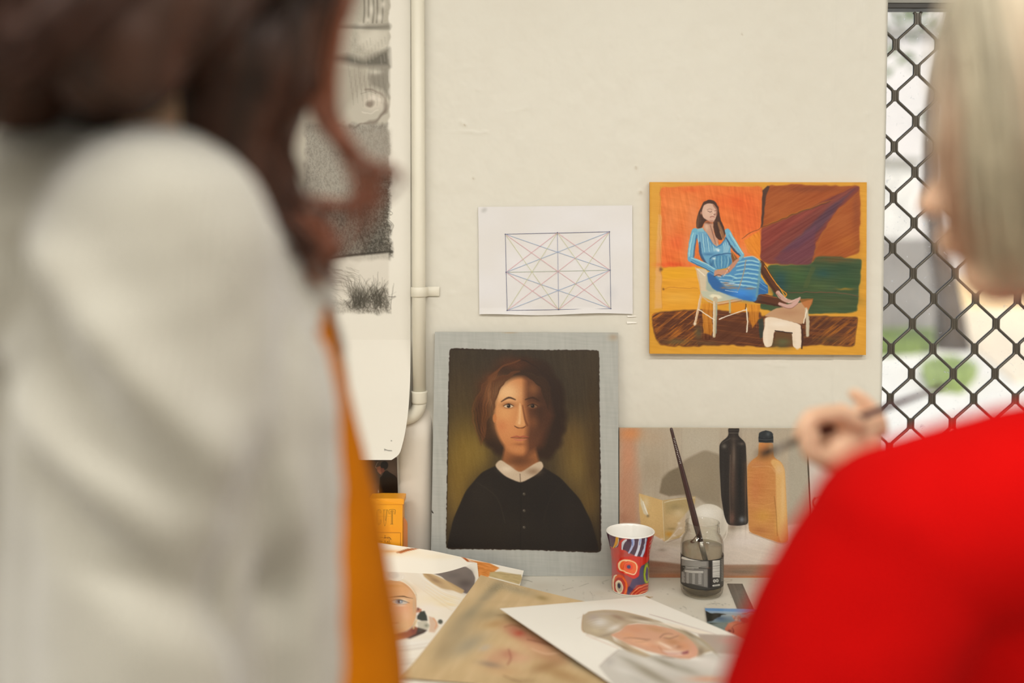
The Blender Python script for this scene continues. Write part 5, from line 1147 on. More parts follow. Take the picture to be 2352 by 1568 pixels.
# ---- steel rule, printed photograph, twig
def rule_and_photo():
    z = TABLE_Z+.0012
    c = [at_z(1670.5, 1339.5, z), at_z(1705.5, 1340, z), at_z(1762, 1470, z), at_z(1722, 1470, z)]
    a, b = c[0], c[1]; dirv = ((c[2]-b)/np.linalg.norm(c[2]-b)); 
    p = Paint(1665, 1335, 1775, 1475, '6E665B', res=3); p.strokes(None, 70, 40, 3, 10, 4); rnd = random.Random(2)
    ex = (b-a); ey = (c[3]-a)
    def uv(u, v): q = a+ex*u+ey*v; x, y = to_px(q); return (float(x), float(y))
    for k in range(70):
        v = .02+k*.013; w = .22 if k % 5 == 0 else .12
        p.line([uv(.98, v), uv(.98-w, v)], .35, '2E2A26', .5, .7)
        if k % 2 == 0: p.line([uv(.04, v), uv(.04+w*.8, v)], .35, '2E2A26', .5, .6)
    for k in range(1, 9):
        v = .02+k*.065*1.5; p.line([uv(.52, v-.008), uv(.52, v+.008)], .6, '3A352F', .6, .7); p.line([uv(.6, v-.008), uv(.66, v+.006)], .6, '3A352F', .6, .6)
    p.blob(*uv(.7, .75), 6, 5, '8E6A58', a=.5)
    o = artwork('steel_rule', c, p, 90, 320, .0008, paint_mat('worn_steel', rough=.45, spec=.6), edge_col='3A342E')
    tag(o, 'brown-grey steel rule lying on the table beside the jar, end under the printed photo', 'ruler')
    # photograph
    z = TABLE_Z+.0026
    p = Paint(1612, 1390, 1850, 1500, '6A8CA0', 1600, 1320, 9.8, 3)
    F, Lx, B, E = p.fill, p.line, p.blob, p.ell
    F([(150, 740), (2500, 760), (2500, 860), (150, 830)], '6FA2D8', 20); F([(150, 800), (1400, 850), (2400, 860), (2400, 900), (150, 870)], 'AFC6DA', 24, .9)
    F([(200, 860), (2400, 880), (2400, 1100), (200, 1100)], '8EA2AC', 20); B(750, 900, 260, 30, 'B4BEC0', a=.9); B(600, 1000, 200, 60, '4E6A8E', a=.7); B(700, 1040, 200, 40, '5F8088', a=.7)
    F([(200, 1060), (700, 1070), (900, 1300), (250, 1400)], '74847E', 24); 
    for k in range(12): Lx([(330+k*18, 1090+k*12), (450+k*20, 1075+k*13), (640+k*10, 1090+k*12)], [4, 9, 4], 'C2CAC4' if k % 3 == 0 else '8C9892', 7, .6)
    B(330, 1090, 130, 14, '2E3430', a=.8); B(480, 970, 110, 22, '3A4E66', a=.6)
    p.warp = 10; p.wsc = 40
    F([(200, 810), (240, 820), (320, 860), (400, 850), (560, 870), (690, 885), (560, 905), (540, 940), (430, 980), (360, 1040), (230, 1060)], '23231C', 8); B(330, 930, 60, 20, '4A4434', a=.7); Lx([(300, 852), (500, 868), (640, 880)], 8, '6A6450', 6, .7)
    # sunburnt figure bending, pale curls
    F([(640, 1200), (720, 1080), (860, 1030), (1040, 1050), (1300, 860), (2300, 860), (2300, 1500), (700, 1500)], 'D87A5A', 14); B(800, 1120, 90, 60, 'E2946E', a=.8); B(1300, 1000, 200, 120, 'B4382C', a=.8)
    for k in range(14): E(820+(k*37) % 170, 930+(k*23) % 90, 34, 26, ['C99A84', 'B07A66', 'E0B8A4'][k % 3], k*20, .4, .8)
    E(1060, 1010, 90, 60, 'A8382E', 10, .3, .9); Lx([(790, 1200), (850, 1130), (950, 1095), (1060, 1085)], 10, '5A1E16', 5, .9); Lx([(800, 1200), (830, 1240), (820, 1300)], 22, '6A2A20', 10, .8); B(750, 1260, 50, 30, '4A1E1A', a=.8)
    Lx([(1020, 880), (1150, 850), (1400, 830)], 14, 'B85038', 9, .8); p.warp = 0
    c = [at_z(1619, 1396, z), at_z(1812, 1400, z), at_z(1862, 1500, z), at_z(1634, 1496, z)]
    o = artwork('seaside_photo', c, p, 300, 150, .0004, paint_mat('photo_gloss', rough=.25, spec=.5, k=.85), edge_col='E8E4DC')
    tag(o, 'small printed seaside photo with blue sky and dark rocks, half under the white sheet', 'photo')
    pts = [at_z(1478, 1371, TABLE_Z+.001), at_z(1486, 1369, TABLE_Z+.004), at_z(1492, 1371, TABLE_Z+.0015), at_z(1500, 1370, TABLE_Z+.003)]
    bm = bmesh.new(); add_tube(bm, pts, [.0004, .0007, .0006, .0003], 6); add_tube(bm, [at_z(1480, 1373, TABLE_Z+.001), at_z(1488, 1371.5, TABLE_Z+.002), at_z(1494, 1373.5, TABLE_Z+.001)], [.0003, .0006, .0003], 6)
    tag(from_bm('wood_shaving', bm, mat('shaving', 'A8864E', rough=.8), None), 'tiny curled wood shaving on the table right against the foot of the patterned cup', 'debris')
rule_and_photo()

# ================================================================ loose paintings on paper, lying on the table
def wash_sheet():   # orange-brown wash, furthest back
    p = Paint(640, 1210, 1230, 1400, 'F2EBDC', 840, 1230, 4.2, 2)
    F, Lx, B = p.fill, p.line, p.blob
    B(300, 160, 300, 40, 'F0DFC0', a=.8); B(700, 200, 200, 30, 'F2E4C8', a=.7); B(150, 150, 200, 30, 'ECC79A', a=.6)
    F([(290, 160), (400, 125), (520, 118), (480, 132), (400, 150), (340, 170)], 'B4622C', 8); Lx([(300, 165), (400, 132), (510, 120)], [4, 9, 3], '7A4020', 6, .7); B(240, 150, 90, 10, 'E29A5A', a=.6)
    F([(920, 205), (1040, 240), (1190, 262), (1290, 310), (1250, 340), (1180, 400), (1090, 400), (1070, 262)], 'D88A44', 10)
    F([(925, 205), (960, 212), (1000, 245), (1060, 255), (980, 250)], 'A85220', 8); p.strokes([(1060, 250), (1290, 310), (1180, 400), (1080, 400)], 14, 60, 6, 26, 5)
    F([(1200, 350), (1300, 345), (1500, 380), (1515, 420), (1480, 470), (1300, 420), (1190, 395)], 'C2AC7C', 12); Lx([(1240, 350), (1350, 372), (1500, 378)], [6, 10, 6], 'A89468', 8, .7); p.strokes([(1200, 350), (1515, 370), (1480, 470), (1190, 395)], 10, 50, 7, 14, 6)
    yb = 1.842
    TL, TM, TR = at_y(660, 1216, yb), at_y(992, 1264, yb), at_y(1203, 1310, 1.868)
    nu, nv = 300, 90; P = np.empty((nv, nu, 3)); u = np.linspace(0, 1, nu)
    top = np.stack([np.interp(u, [0, .62, 1], [a, b, c]) for a, b, c in zip(TL, TM, TR)], -1)
    for _ in range(40): top[1:-1] = (top[:-2]+2*top[1:-1]+top[2:])/4
    BR = at_z(1178, 1400, TABLE_Z+.003); BL = at_z(760, 1400, TABLE_Z+.003)
    bot = BL+(BR-BL)*u[:, None]
    v = np.linspace(0, 1, nv)[:, None, None]; P = top[None]*(1-v)+bot[None]*v; P[..., 2] = TABLE_Z+.003+(top[None, :, 2]-TABLE_Z-.003)*(1-v[..., 0])**1.7
    x, y = to_px(P); o = grid_slab('wash_sheet', P, np.clip(p.sample(x, y)*.97, 0, .86), .0006, paint_mat('wash_paper', rough=.7, spec=.2), None, 'E8E0D0')
    tag(o, 'white sheet with orange and ochre washes, furthest back of the loose paintings', 'painting')
wash_sheet()
def girl_sheet():
    p = Paint(520, 1240, 1180, 1680, 'F1E9DA', 840, 1270, 7.468, 2)
    F, Lx, B, E = p.fill, p.line, p.blob, p.ell
    p.A += ((vnoise(p.X, p.Y, 200, 90, 3)-.5)*10)[..., None]*np.array([.6, .8, 1.2])
    B(1000, 800, 500, 220, 'F2E4CC', a=.9); B(1350, 780, 260, 60, 'EEDDB4', a=.8); B(1400, 880, 200, 40, 'F0D8A0', a=.7); B(1050, 950, 260, 80, 'F0E6DA', a=.9)
    F([(250, 85), (500, 75), (900, 90), (1250, 120), (1400, 180), (1600, 240), (1720, 230), (1820, 300), (1880, 420), (1860, 560), (1740, 700), (1640, 660), (1480, 560), (1300, 400), (1000, 290), (700, 250), (480, 220), (400, 190)], '81766F', 16)
    for x, y, rx, ry, c, a in [(1700, 520, 150, 90, '5C524E', .85), (1500, 380, 160, 60, '6E6560', .7), (1000, 200, 200, 40, '8A7E76', .7), (600, 150, 150, 40, '6F6A66', .7), (440, 190, 80, 24, '5E7078', .8), (1780, 350, 70, 80, '7A706A', .8), (1250, 160, 160, 26, '9A8E86', .6), (1700, 640, 60, 50, '6A5E5E', .7)]: B(x, y, rx, ry, c, a=a)
    p.A += (np.sin(p.X*.45)*5*np.exp(-((p.Y-100)/60)**2))[..., None]
    F([(960, 300), (1200, 380), (1450, 500), (1700, 640), (1650, 700), (1500, 640), (1300, 600), (1150, 520), (1000, 400)], 'C8A878', 24, .9); B(1200, 470, 130, 40, '9A7C5E', 25, .85); B(1320, 570, 130, 40, 'BFA27C', 25, .8); B(1080, 380, 90, 24, 'A8885E', 25, .7)
    for k in range(16): Lx([(620+k*12, 290+k*14), (950+k*18, 420+k*26), (1300+k*10, 640+k*22), (1650-k*10, 760+k*14)], [4, 12, 12, 5], ['F6F0E6', 'E6D6BE', 'F4E2BE', 'DCCAB0'][k % 4], 12, .5)
    F([(200, 240), (700, 260), (900, 340), (1050, 520), (1000, 650), (860, 560), (760, 480), (560, 420), (200, 420)], 'EDE3D2', 26, .85)
    # face
    F([(120, 520), (300, 460), (560, 450), (720, 520), (820, 600), (860, 720), (870, 900), (860, 1080), (810, 1240), (700, 1330), (560, 1380), (400, 1400), (120, 1390)], 'DDAA7C', 18)
    for x, y, rx, ry, c, a in [(500, 620, 300, 90, 'DCA470', .8), (620, 960, 180, 100, 'E4A886', .85), (700, 1080, 120, 100, 'E4B48E', .8), (500, 1250, 240, 80, 'DEBA90', .9), (620, 800, 160, 40, 'E8CBA6', .8), (780, 700, 60, 90, 'DEB08A', .7), (350, 900, 90, 70, 'D9985E', .8), (430, 980, 40, 40, 'E6C29E', .8), (830, 900, 26, 160, 'C2A88C', .7), (400, 560, 240, 30, 'C98E4E', .6)]: B(x, y, rx, ry, c, a=a)
    Lx([(640, 480), (760, 550), (830, 640), (870, 720)], [4, 8, 12, 10], '8E7456', 9, .7); Lx([(870, 720), (862, 900), (860, 1080), (815, 1240), (700, 1330), (540, 1390), (400, 1410)], [5, 6, 6, 8, 8, 6, 5], '8A6646', 7, .7)
    Lx([(360, 765), (480, 748), (640, 740), (720, 760), (810, 775)], [4, 12, 20, 12, 4], '4E3626', 6, .9)
    E(590, 835, 130, 42, 'CFC2B4', 4, .2); E(575, 830, 62, 36, '7E8C98', 0, .25); E(570, 830, 26, 24, '2E3238', 0, .3); B(598, 832, 12, 12, 'FFFFFF', a=.95); B(545, 838, 20, 10, 'BFD0DA', a=.8)
    Lx([(420, 830), (500, 800), (590, 795), (680, 830), (750, 852)], [4, 9, 12, 10, 5], '4A3A30', 5, .9); Lx([(480, 870), (580, 885), (700, 868)], [3, 6, 4], '9A7A66', 5, .7); B(590, 898, 90, 12, 'EFDCC8', a=.8); Lx([(400, 800), (500, 770), (640, 770), (760, 810)], 5, 'B88A66', 6, .6); B(410, 850, 36, 26, 'C08048', a=.6)
    Lx([(320, 1020), (370, 1055), (430, 1050), (440, 1010)], [6, 14, 12, 6], '9A6236', 9, .8); Lx([(250, 1180), (400, 1180), (480, 1190), (580, 1192)], [6, 12, 9, 4], 'B2664A', 6, .85); Lx([(380, 1195), (500, 1200), (580, 1194)], 4, '7A3E30', 4, .8); B(450, 1220, 80, 14, 'E0A88A', a=.7)
    Lx([(150, 480), (400, 440), (600, 455), (740, 530), (830, 640), (885, 790)], [70, 56, 50, 46, 34, 12], 'E6D8C0', 26, .85); Lx([(420, 450), (620, 480), (760, 580), (850, 700)], [8, 16, 16, 8], 'F4ECDC', 12, .7); Lx([(380, 500), (600, 510), (740, 600), (840, 720)], [6, 10, 10, 6], 'B08A60', 12, .45)
    # ear, pearl, collar, neck
    F([(880, 930), (960, 960), (950, 1040), (900, 1060), (865, 1010)], 'C4866A', 10); B(900, 960, 20, 26, '5A3A34', a=.8); E(900, 1040, 34, 28, 'E8D8CE', 0, .3); B(890, 1050, 9, 8, 'FFFFFF', a=.9)
    F([(940, 1000), (1010, 990), (1050, 1080), (1060, 1160), (960, 1160), (880, 1130), (880, 1080)], '3F443E', 16); F([(880, 1170), (1040, 1165), (1100, 1240), (1060, 1310), (900, 1270)], 'C8C2B0', 16); B(1040, 1240, 34, 26, '7A7C6C', a=.8)
    F([(890, 1270), (1060, 1320), (1000, 1370), (880, 1420), (760, 1470), (700, 1460), (840, 1340)], '4A3A36', 14); B(940, 1320, 60, 26, '55574E', a=.8); F([(400, 1410), (700, 1340), (840, 1250), (890, 1280), (860, 1380), (700, 1460), (500, 1500), (300, 1500)], '9A5A44', 16); B(520, 1450, 160, 36, 'C4744A', a=.8); B(820, 1330, 46, 60, '7A4440', a=.8); Lx([(820, 1290), (860, 1180), (880, 1140)], [26, 22, 12], 'D6B884', 8, .9)
    F([(1080, 1080), (1180, 1110), (1250, 1250), (1180, 1360), (1080, 1350), (1100, 1230)], 'D4B094', 26, .8); Lx([(1160, 1120), (1220, 1200), (1190, 1290)], 22, 'DC9A6E', 16, .7); E(1280, 1175, 42, 40, '4A4C44', 20, .4, .9)
    B(800, 1560, 500, 80, 'F2EEE6', a=.9)
    for k in range(14): Lx([(380, 1560+k*60), (700+k*8, 1540+k*58), (1100, 1480+k*60)], [20, 34, 20], ['EDE6DA', 'D9CDBE', 'C9BCAE', 'F2ECDF'][k % 4], 24, .6)
    E(520, 390, 150, 80, 'E9E0D2', 8, .3); E(470, 370, 100, 60, 'D9D0C4', 8, .4, .9); Lx([(380, 440), (520, 470), (620, 450), (640, 390)], [6, 10, 14, 8], 'F6F0E4', 8, .9); Lx([(400, 460), (540, 478), (630, 450)], 5, '9A8668', 7, .5); B(250, 300, 120, 40, 'E8C08A', a=.5)
    c = [at_y(640, 1262, 1.830), at_y(1096, 1292.5, 1.846), at_z(1142, 1660, TABLE_Z+.0045), at_z(560, 1660, TABLE_Z+.0045)]
    c[2][2] = c[3][2] = TABLE_Z+.0045
    def bend(P):
        nv = P.shape[0]; v = np.linspace(0, 1, nv)[:, None]; P = P.copy(); z0 = TABLE_Z+.0045; P[..., 2] = z0+(P[:1, :, 2]-z0)*(1-v)**3.5; return P
    o = artwork('girl_painting', c, p, 420, 420, .0009, paint_mat('girl_paper', rough=.6, spec=.25), edge_col='F2EEE4', bend=bend, pig=.97)
    tag(o, 'loose painting of a fair-haired girl with a blue eye and pearl earring', 'painting')
girl_sheet()
def beige_sheet():
    p = Paint(900, 1300, 1600, 1640, 'CDB287', 840, 1230, 4.2, 1.5)
    F, Lx, B, E = p.fill, p.line, p.blob, p.ell
    p.A += ((dnoise(p.X, p.Y, -52, 200, 60, 3)-.5)*18)[..., None]
    for x, y, rx, ry, c, a, r in [(1250, 500, 90, 40, '8E8468', .8, -30), (1150, 600, 160, 50, '9C9076', .75, -42), (1450, 520, 220, 40, 'A89A7C', .75, 14), (1700, 600, 60, 24, '8E7A4A', .6, 10), (1000, 760, 120, 50, '8C8670', .7, -35), (900, 900, 220, 120, 'A39375', .8, -50), (750, 1100, 160, 100, 'A69270', .8, -50), (1200, 760, 160, 60, 'A09070', .7, -10), (1000, 1050, 200, 80, '9A927E', .7, -30), (1900, 590, 160, 30, 'D0B68A', .7, 12), (1300, 640, 260, 20, 'C2A880', .5, 0)]: B(x, y, rx, ry, c, r, a)
    p.A += ((vnoise(p.X, p.Y, 5, 4, 7)-.5)*26*np.exp(-(((p.X-1350)/220)**2+((p.Y-500)/50)**2)))[..., None]
    for x, y, rx, ry, c, a, r in [(1450, 920, 130, 60, 'B8735A', .85, 25), (1600, 1000, 200, 60, 'B87C60', .8, 22), (1380, 1150, 110, 60, 'B0705A', .75, 10), (1250, 1200, 120, 90, 'C69878', .8, 10), (1700, 1100, 200, 60, 'D09E7C', .8, 14), (1500, 1180, 120, 50, 'D4A888', .8, 0), (1800, 1180, 200, 60, 'B58A66', .8, 10), (1480, 940, 50, 26, 'B4503E', .7, 0), (1150, 1080, 60, 30, 'B8B0A4', .6, -20), (1350, 1300, 200, 60, 'C9A47A', .8, 8), (1750, 1260, 160, 50, '9A7450', .7, -16), (2050, 1200, 120, 60, 'A8A48E', .7, 30), (1250, 850, 120, 40, 'AF8A5A', .6, -10), (1200, 1240, 120, 30, '86786A', .6, 10), (1900, 1340, 260, 60, 'A88458', .7, 20), (1500, 1400, 160, 30, '9A7E58', .5, 0)]: B(x, y, rx, ry, c, r, a)
    Lx([(1560, 1000), (1700, 1030), (1800, 1060)], [8, 10, 6], '7A4E3A', 16, .7); Lx([(1600, 1090), (1750, 1140), (1900, 1120)], [6, 12, 6], 'E6C0A2', 16, .7); Lx([(1340, 880), (1420, 860), (1500, 880)], 10, '8E5E40', 18, .5); Lx([(1330, 1350), (1500, 1420)], 12, '8A6A48', 16, .5); Lx([(1380, 1100), (1400, 1180), (1370, 1240)], 12, '8E4E40', 18, .6)
    T = at_y(1104, 1320, 1.80); BL = at_z(921, 1555, TABLE_Z+.009)
    c = [T, at_z(1500, 1412, TABLE_Z+.006), at_z(1580, 1610, TABLE_Z+.006), BL]
    def bend(P):
        nv, nu = P.shape[:2]; P = P.copy(); v = np.linspace(0, 1, nv)[:, None]; u = np.linspace(0, 1, nu)[None]
        w = (1-u)*(1-v); P[..., 2] -= .028*(w-w**1.5); return P
    o = artwork('beige_sheet', c, p, 380, 320, .0006, paint_mat('beige_paper', rough=.7, spec=.2), edge_col='D6C09A', bend=bend, pig=.97)
    tag(o, 'tan paper with a smudged grey and pink pastel study, partly under the white sheet', 'painting')
beige_sheet()
def white_sheet():
    p = Paint(1120, 1355, 1800, 1760, 'EFEBE0', 1320, 1380, 6.1895, 2)
    F, Lx, B, E = p.fill, p.line, p.blob, p.ell
    B(300, 0, 900, 60, 'E8E2D3', a=.8)
    # clothes
    F([(340, 930), (450, 820), (620, 680), (760, 700), (1000, 780), (1300, 760), (1700, 800), (1900, 740), (2400, 640), (2600, 1600), (900, 1600)], 'CEC9BF', 16)
    for x, y, rx, ry, c, a, r in [(1000, 980, 260, 50, '9E9684', .8, 26), (800, 860, 200, 30, 'A8A294', .7, 24), (1300, 880, 260, 40, '97907F', .85, 22), (1600, 980, 200, 50, 'A9A395', .8, 20), (1200, 1100, 300, 60, '8F8672', .6, 24), (700, 1000, 200, 50, 'DCD8D0', .8, 24), (1050, 870, 200, 40, 'DAD6CC', .8, 24), (1900, 880, 260, 90, 'E0D9D0', .9, 10), (1700, 820, 160, 30, 'EFECE4', .8, 4), (900, 1120, 200, 40, 'C4C0B6', .7, 24), (1500, 1120, 300, 40, 'C8C2B8', .8, 20), (500, 860, 70, 60, 'B8B2AC', .6, -40)]: B(x, y, rx, ry, c, r, a)
    Lx([(345, 930), (450, 830), (560, 740), (640, 680)], [6, 8, 7, 4], 'A48C86', 7, .6); B(1900, 1110, 300, 50, 'D89878', a=.7)
    F([(1750, 470), (2000, 480), (2400, 500), (2500, 760), (2000, 740), (1850, 640)], 'B4A598', 20); B(2200, 560, 150, 60, 'C8948A', a=.7)
    # hair
    F([(120, 200), (200, 150), (420, 130), (640, 140), (900, 200), (1200, 280), (1420, 380), (1650, 450), (1850, 560), (2000, 700), (1840, 740), (1740, 800), (1640, 560), (1450, 440), (1200, 340), (900, 310), (760, 330), (640, 420), (520, 470), (560, 560), (900, 700), (1100, 780), (1000, 800), (760, 720), (480, 560), (180, 470), (110, 430), (100, 300)], 'B9A88E', 9)
    for x, y, rx, ry, c, a, r in [(360, 300, 120, 70, 'DDD9D2', .9, 0), (260, 230, 90, 50, 'B5A69C', .8, 0), (560, 380, 120, 40, 'E6E2DA', .9, -22), (620, 230, 120, 30, '9E8470', .8, 20), (950, 250, 160, 22, '8A7866', .7, 12), (1000, 295, 200, 16, 'E8E0D0', .85, 8), (1300, 360, 200, 18, 'DDD2BE', .8, 24), (1550, 420, 150, 20, 'A8906E', .8, 26), (1650, 480, 120, 14, '5E5C50', .75, 30), (1800, 600, 120, 24, 'C4C0B2', .8, 36), (300, 420, 110, 40, 'CDBFA2', .8, 10), (460, 480, 140, 18, '9C8E7C', .7, -14), (700, 600, 160, 18, 'A48460', .8, 26), (900, 700, 160, 14, 'C8A87E', .8, 22), (1790, 720, 50, 60, '8A7A66', .8, 0), (420, 180, 160, 20, 'C0B2A4', .7, 0), (700, 660, 100, 14, '8E7358', .7, 22)]: B(x, y, rx, ry, c, r, a)
    for k in range(12): Lx([(1400+k*10, 360+k*5), (1640+k*12, 470+k*6), (1820+k*14, 600+k*9), (1960+k*10, 720+k*8)], [3, 6, 6, 4], ['E2DCCC', 'A09078', 'C9BDA4', '84785F'][k % 4], 6, .5)
    for k in range(10): Lx([(160+k*14, 300+k*12), (330+k*20, 250+k*16), (560+k*16, 300+k*14)], [3, 9, 4], ['EAE4DA', 'BFB2A2'][k % 2], 8, .4)
    Lx([(120, 190), (105, 300), (104, 400), (135, 445)], [6, 9, 10, 9], 'A8743E', 5, .8); Lx([(130, 180), (108, 250)], 4, '8E6A4A', 4, .6); Lx([(30, 250), (110, 220)], 3, 'A89A86', 4, .6); Lx([(190, 155), (400, 128), (640, 140), (900, 200), (1100, 255)], [5, 6, 7, 6, 5], 'B48A56', 5, .75); Lx([(160, 480), (350, 560), (620, 670)], 5, 'B46A48', 4, .7); Lx([(200, 470), (420, 560), (660, 660)], 6, 'F6F0E2', 5, .8)
    Lx([(1060, 186), (1300, 255), (1600, 350), (1880, 430), (2000, 468)], [4, 6, 5, 4, 3], '8A5E5A', 4, .8); F([(1180, 300), (1500, 340), (1990, 468), (1760, 460), (1500, 400)], 'F2E6D4', 8, .8); Lx([(1500, 380), (1760, 462), (2100, 480), (2300, 500)], [4, 6, 5, 4], '8A7268', 5, .6)
    # face
    F([(500, 480), (640, 430), (740, 340), (900, 320), (1150, 340), (1400, 400), (1560, 480), (1680, 580), (1760, 700), (1740, 780), (1640, 820), (1480, 810), (1250, 760), (1000, 700), (780, 620)], 'D6A588', 9)
    for x, y, rx, ry, c, a, r in [(850, 400, 160, 50, 'D49A78', .8, 10), (1150, 400, 180, 40, 'C69870', .8, 14), (760, 480, 130, 40, 'DDA37C', .8, 10), (1000, 600, 160, 40, 'E8B490', .9, 16), (900, 570, 120, 30, 'E4B08C', .7, 14), (1130, 650, 90, 30, 'D69C7C', .75, 12), (1400, 580, 130, 50, 'BE8A62', .8, 16), (1560, 640, 90, 60, 'D89A74', .8, 20), (1320, 650, 110, 26, 'F0CDB4', .9, 20), (1200, 590, 60, 26, 'E8C4A0', .8, 10), (1640, 760, 90, 40, 'E0A88E', .8, 0), (1700, 680, 40, 70, 'DCA28A', .8, -10), (1520, 520, 70, 40, 'C8986E', .7, 20)]: B(x, y, rx, ry, c, r, a)
    Lx([(690, 530), (780, 520), (900, 530), (1000, 545), (1080, 545)], [3, 6, 9, 11, 5], '7E5C48', 6, .85); Lx([(860, 575), (950, 580), (1050, 565)], [3, 7, 5], '94735E', 6, .7); Lx([(780, 545), (900, 550)], 6, 'C8A890', 6, .7)
    Lx([(1210, 520), (1260, 475), (1330, 460), (1400, 470)], [9, 9, 6, 4], '6E5240', 6, .85); Lx([(1260, 520), (1350, 530), (1420, 510), (1480, 490)], [5, 9, 8, 4], '6A5040', 6, .85); B(1340, 505, 46, 12, 'D6B48E', a=.9)
    Lx([(1190, 640), (1230, 690), (1250, 720)], [6, 9, 6], 'A8664A', 9, .7); Lx([(1200, 590), (1290, 630), (1370, 670)], [14, 26, 20], 'F4DAC4', 12, .8); B(1470, 650, 60, 22, 'AE7A5C', a=.8); B(1430, 640, 30, 20, 'D8B098', a=.8)
    F([(1240, 700), (1400, 700), (1540, 715), (1620, 700), (1610, 745), (1480, 770), (1330, 760)], 'E6C8B4', 8); Lx([(1250, 720), (1330, 745), (1450, 745), (1580, 730)], [4, 7, 7, 5], 'A8505A', 6, .85); F([(1500, 735), (1620, 700), (1615, 745), (1540, 755)], '8A3E4C', 8, .85); Lx([(1330, 772), (1450, 778), (1560, 765)], 9, 'E0A49A', 7, .8); Lx([(1230, 790), (1330, 800), (1420, 815)], [10, 16, 8], '7E6450', 12, .6)
    Lx([(1000, 700), (1250, 765), (1480, 815), (1640, 822)], 5, 'C88A66', 6, .7)
    zt = TABLE_Z
    L, T = at_z(1148, 1397, zt+.030), at_z(1481, 1369.5, zt+.0045)
    T0 = at_z(1481, 1369.5, zt+.0045); R_ = at_z(1703, 1463.5, zt+.0055); dr = R_-T0; R2 = T0+dr*1.62; R2[2] = zt+.0055
    B0 = at_z(1403, 1570, zt+.012); db = B0-L; B2 = L+db*1.28; B2[2] = zt+.008
    o = artwork('white_sheet', [L, T, R2, B2], p, 460, 420, .0008, paint_mat('white_paper', rough=.65, spec=.25), edge_col='D8D2C4', pig=.97)
    tag(o, 'large white sheet with a painted squinting fair-haired woman, nearest of the loose papers', 'painting')
white_sheet()

# ================================================================ the two people in the foreground
def skin_over(name, chains, ells, voxel, m, parent=None, smooth=6, cut=None, disp=None, thick=0.0):
    """one continuous surface grown over tapered limbs and rounded masses"""
    bm = bmesh.new()
    for ch in chains:
        pts = [Vector(c[:3]) for c in ch]; rr = [c[3] for c in ch]
        P, R = [pts[0]], [rr[0]]
        for i in range(len(pts)-1):
            for t in (.25, .5, .75, 1): P.append(pts[i].lerp(pts[i+1], t)); R.append(rr[i]+(rr[i+1]-rr[i])*t)
        add_tube(bm, P, R, 20)
        for p, r in zip(pts, rr):
            bmesh.ops.create_icosphere(bm, subdivisions=3, radius=r, matrix=Matrix.Translation(p))
    for e in ells:
        c, r = Vector(e[0]), e[1]; rot = e[2] if len(e) > 2 else (0, 0, 0)
        M = Matrix.Translation(c) @ Matrix.Rotation(rot[2], 4, 'Z') @ Matrix.Rotation(rot[1], 4, 'Y') @ Matrix.Rotation(rot[0], 4, 'X') @ Matrix.Diagonal((*r, 1))
        bmesh.ops.create_icosphere(bm, subdivisions=4, radius=1, matrix=M)
    me = bpy.data.meshes.new('tmp'); bm.to_mesh(me); bm.free()
    o = bpy.data.objects.new('tmp', me); COL.objects.link(o)
    md = o.modifiers.new('r', 'REMESH'); md.mode = 'VOXEL'; md.voxel_size = voxel; md.adaptivity = 0
    if smooth:
        sm = o.modifiers.new('s', 'SMOOTH'); sm.factor = .5; sm.iterations = smooth
    dg = bpy.context.evaluated_depsgraph_get(); dg.update()
    m2 = bpy.data.meshes.new_from_object(o.evaluated_get(dg)); m2.name = name
    bpy.data.objects.remove(o, do_unlink=True); bpy.data.meshes.remove(me)
    n = len(m2.vertices)
    co = np.empty(n*3, np.float32); m2.vertices.foreach_get('co', co); co = co.reshape(-1, 3)
    if disp is not None:
        no = np.empty(n*3, np.float32); m2.vertices.foreach_get('normal', no); no = no.reshape(-1, 3)
        co = co + no*disp(co, no)[:, None]; m2.vertices.foreach_set('co', co.astype(np.float32).ravel())
    if cut is not None:
        bm = bmesh.new(); bm.from_mesh(m2); bm.verts.ensure_lookup_table(); k = cut(co)
        bmesh.ops.delete(bm, geom=[bm.verts[i] for i in np.nonzero(k)[0]], context='VERTS'); bm.to_mesh(m2); bm.free()
    m2.update()
    ob = link_mesh(name, m2, m, parent, True)
    if thick:
        md = ob.modifiers.new('cloth', 'SOLIDIFY'); md.thickness = thick; md.offset = -1
    return ob
def n3(co, s, seed):
    """smooth value noise over three axes"""
    a = vnoise(co[:, 0]+co[:, 1]*.6, co[:, 2]+co[:, 1]*.3, s, s, seed); b = vnoise(co[:, 1], co[:, 2]-co[:, 0]*.4, s*1.3, s, seed+5)
    return (a+b)/2-.5
def hair_mat(name, a, b, rough=.45):
    m = bpy.data.materials.new(name); m.use_nodes = True; nt = m.node_tree; bs = nt.nodes['Principled BSDF']
    at = nt.nodes.new('ShaderNodeAttribute'); at.attribute_name = 'pigment'; nt.links.new(at.outputs['Color'], bs.inputs['Base Color'])
    bs.inputs['Roughness'].default_value = rough; bs.inputs['Specular IOR Level'].default_value = .35
    return m
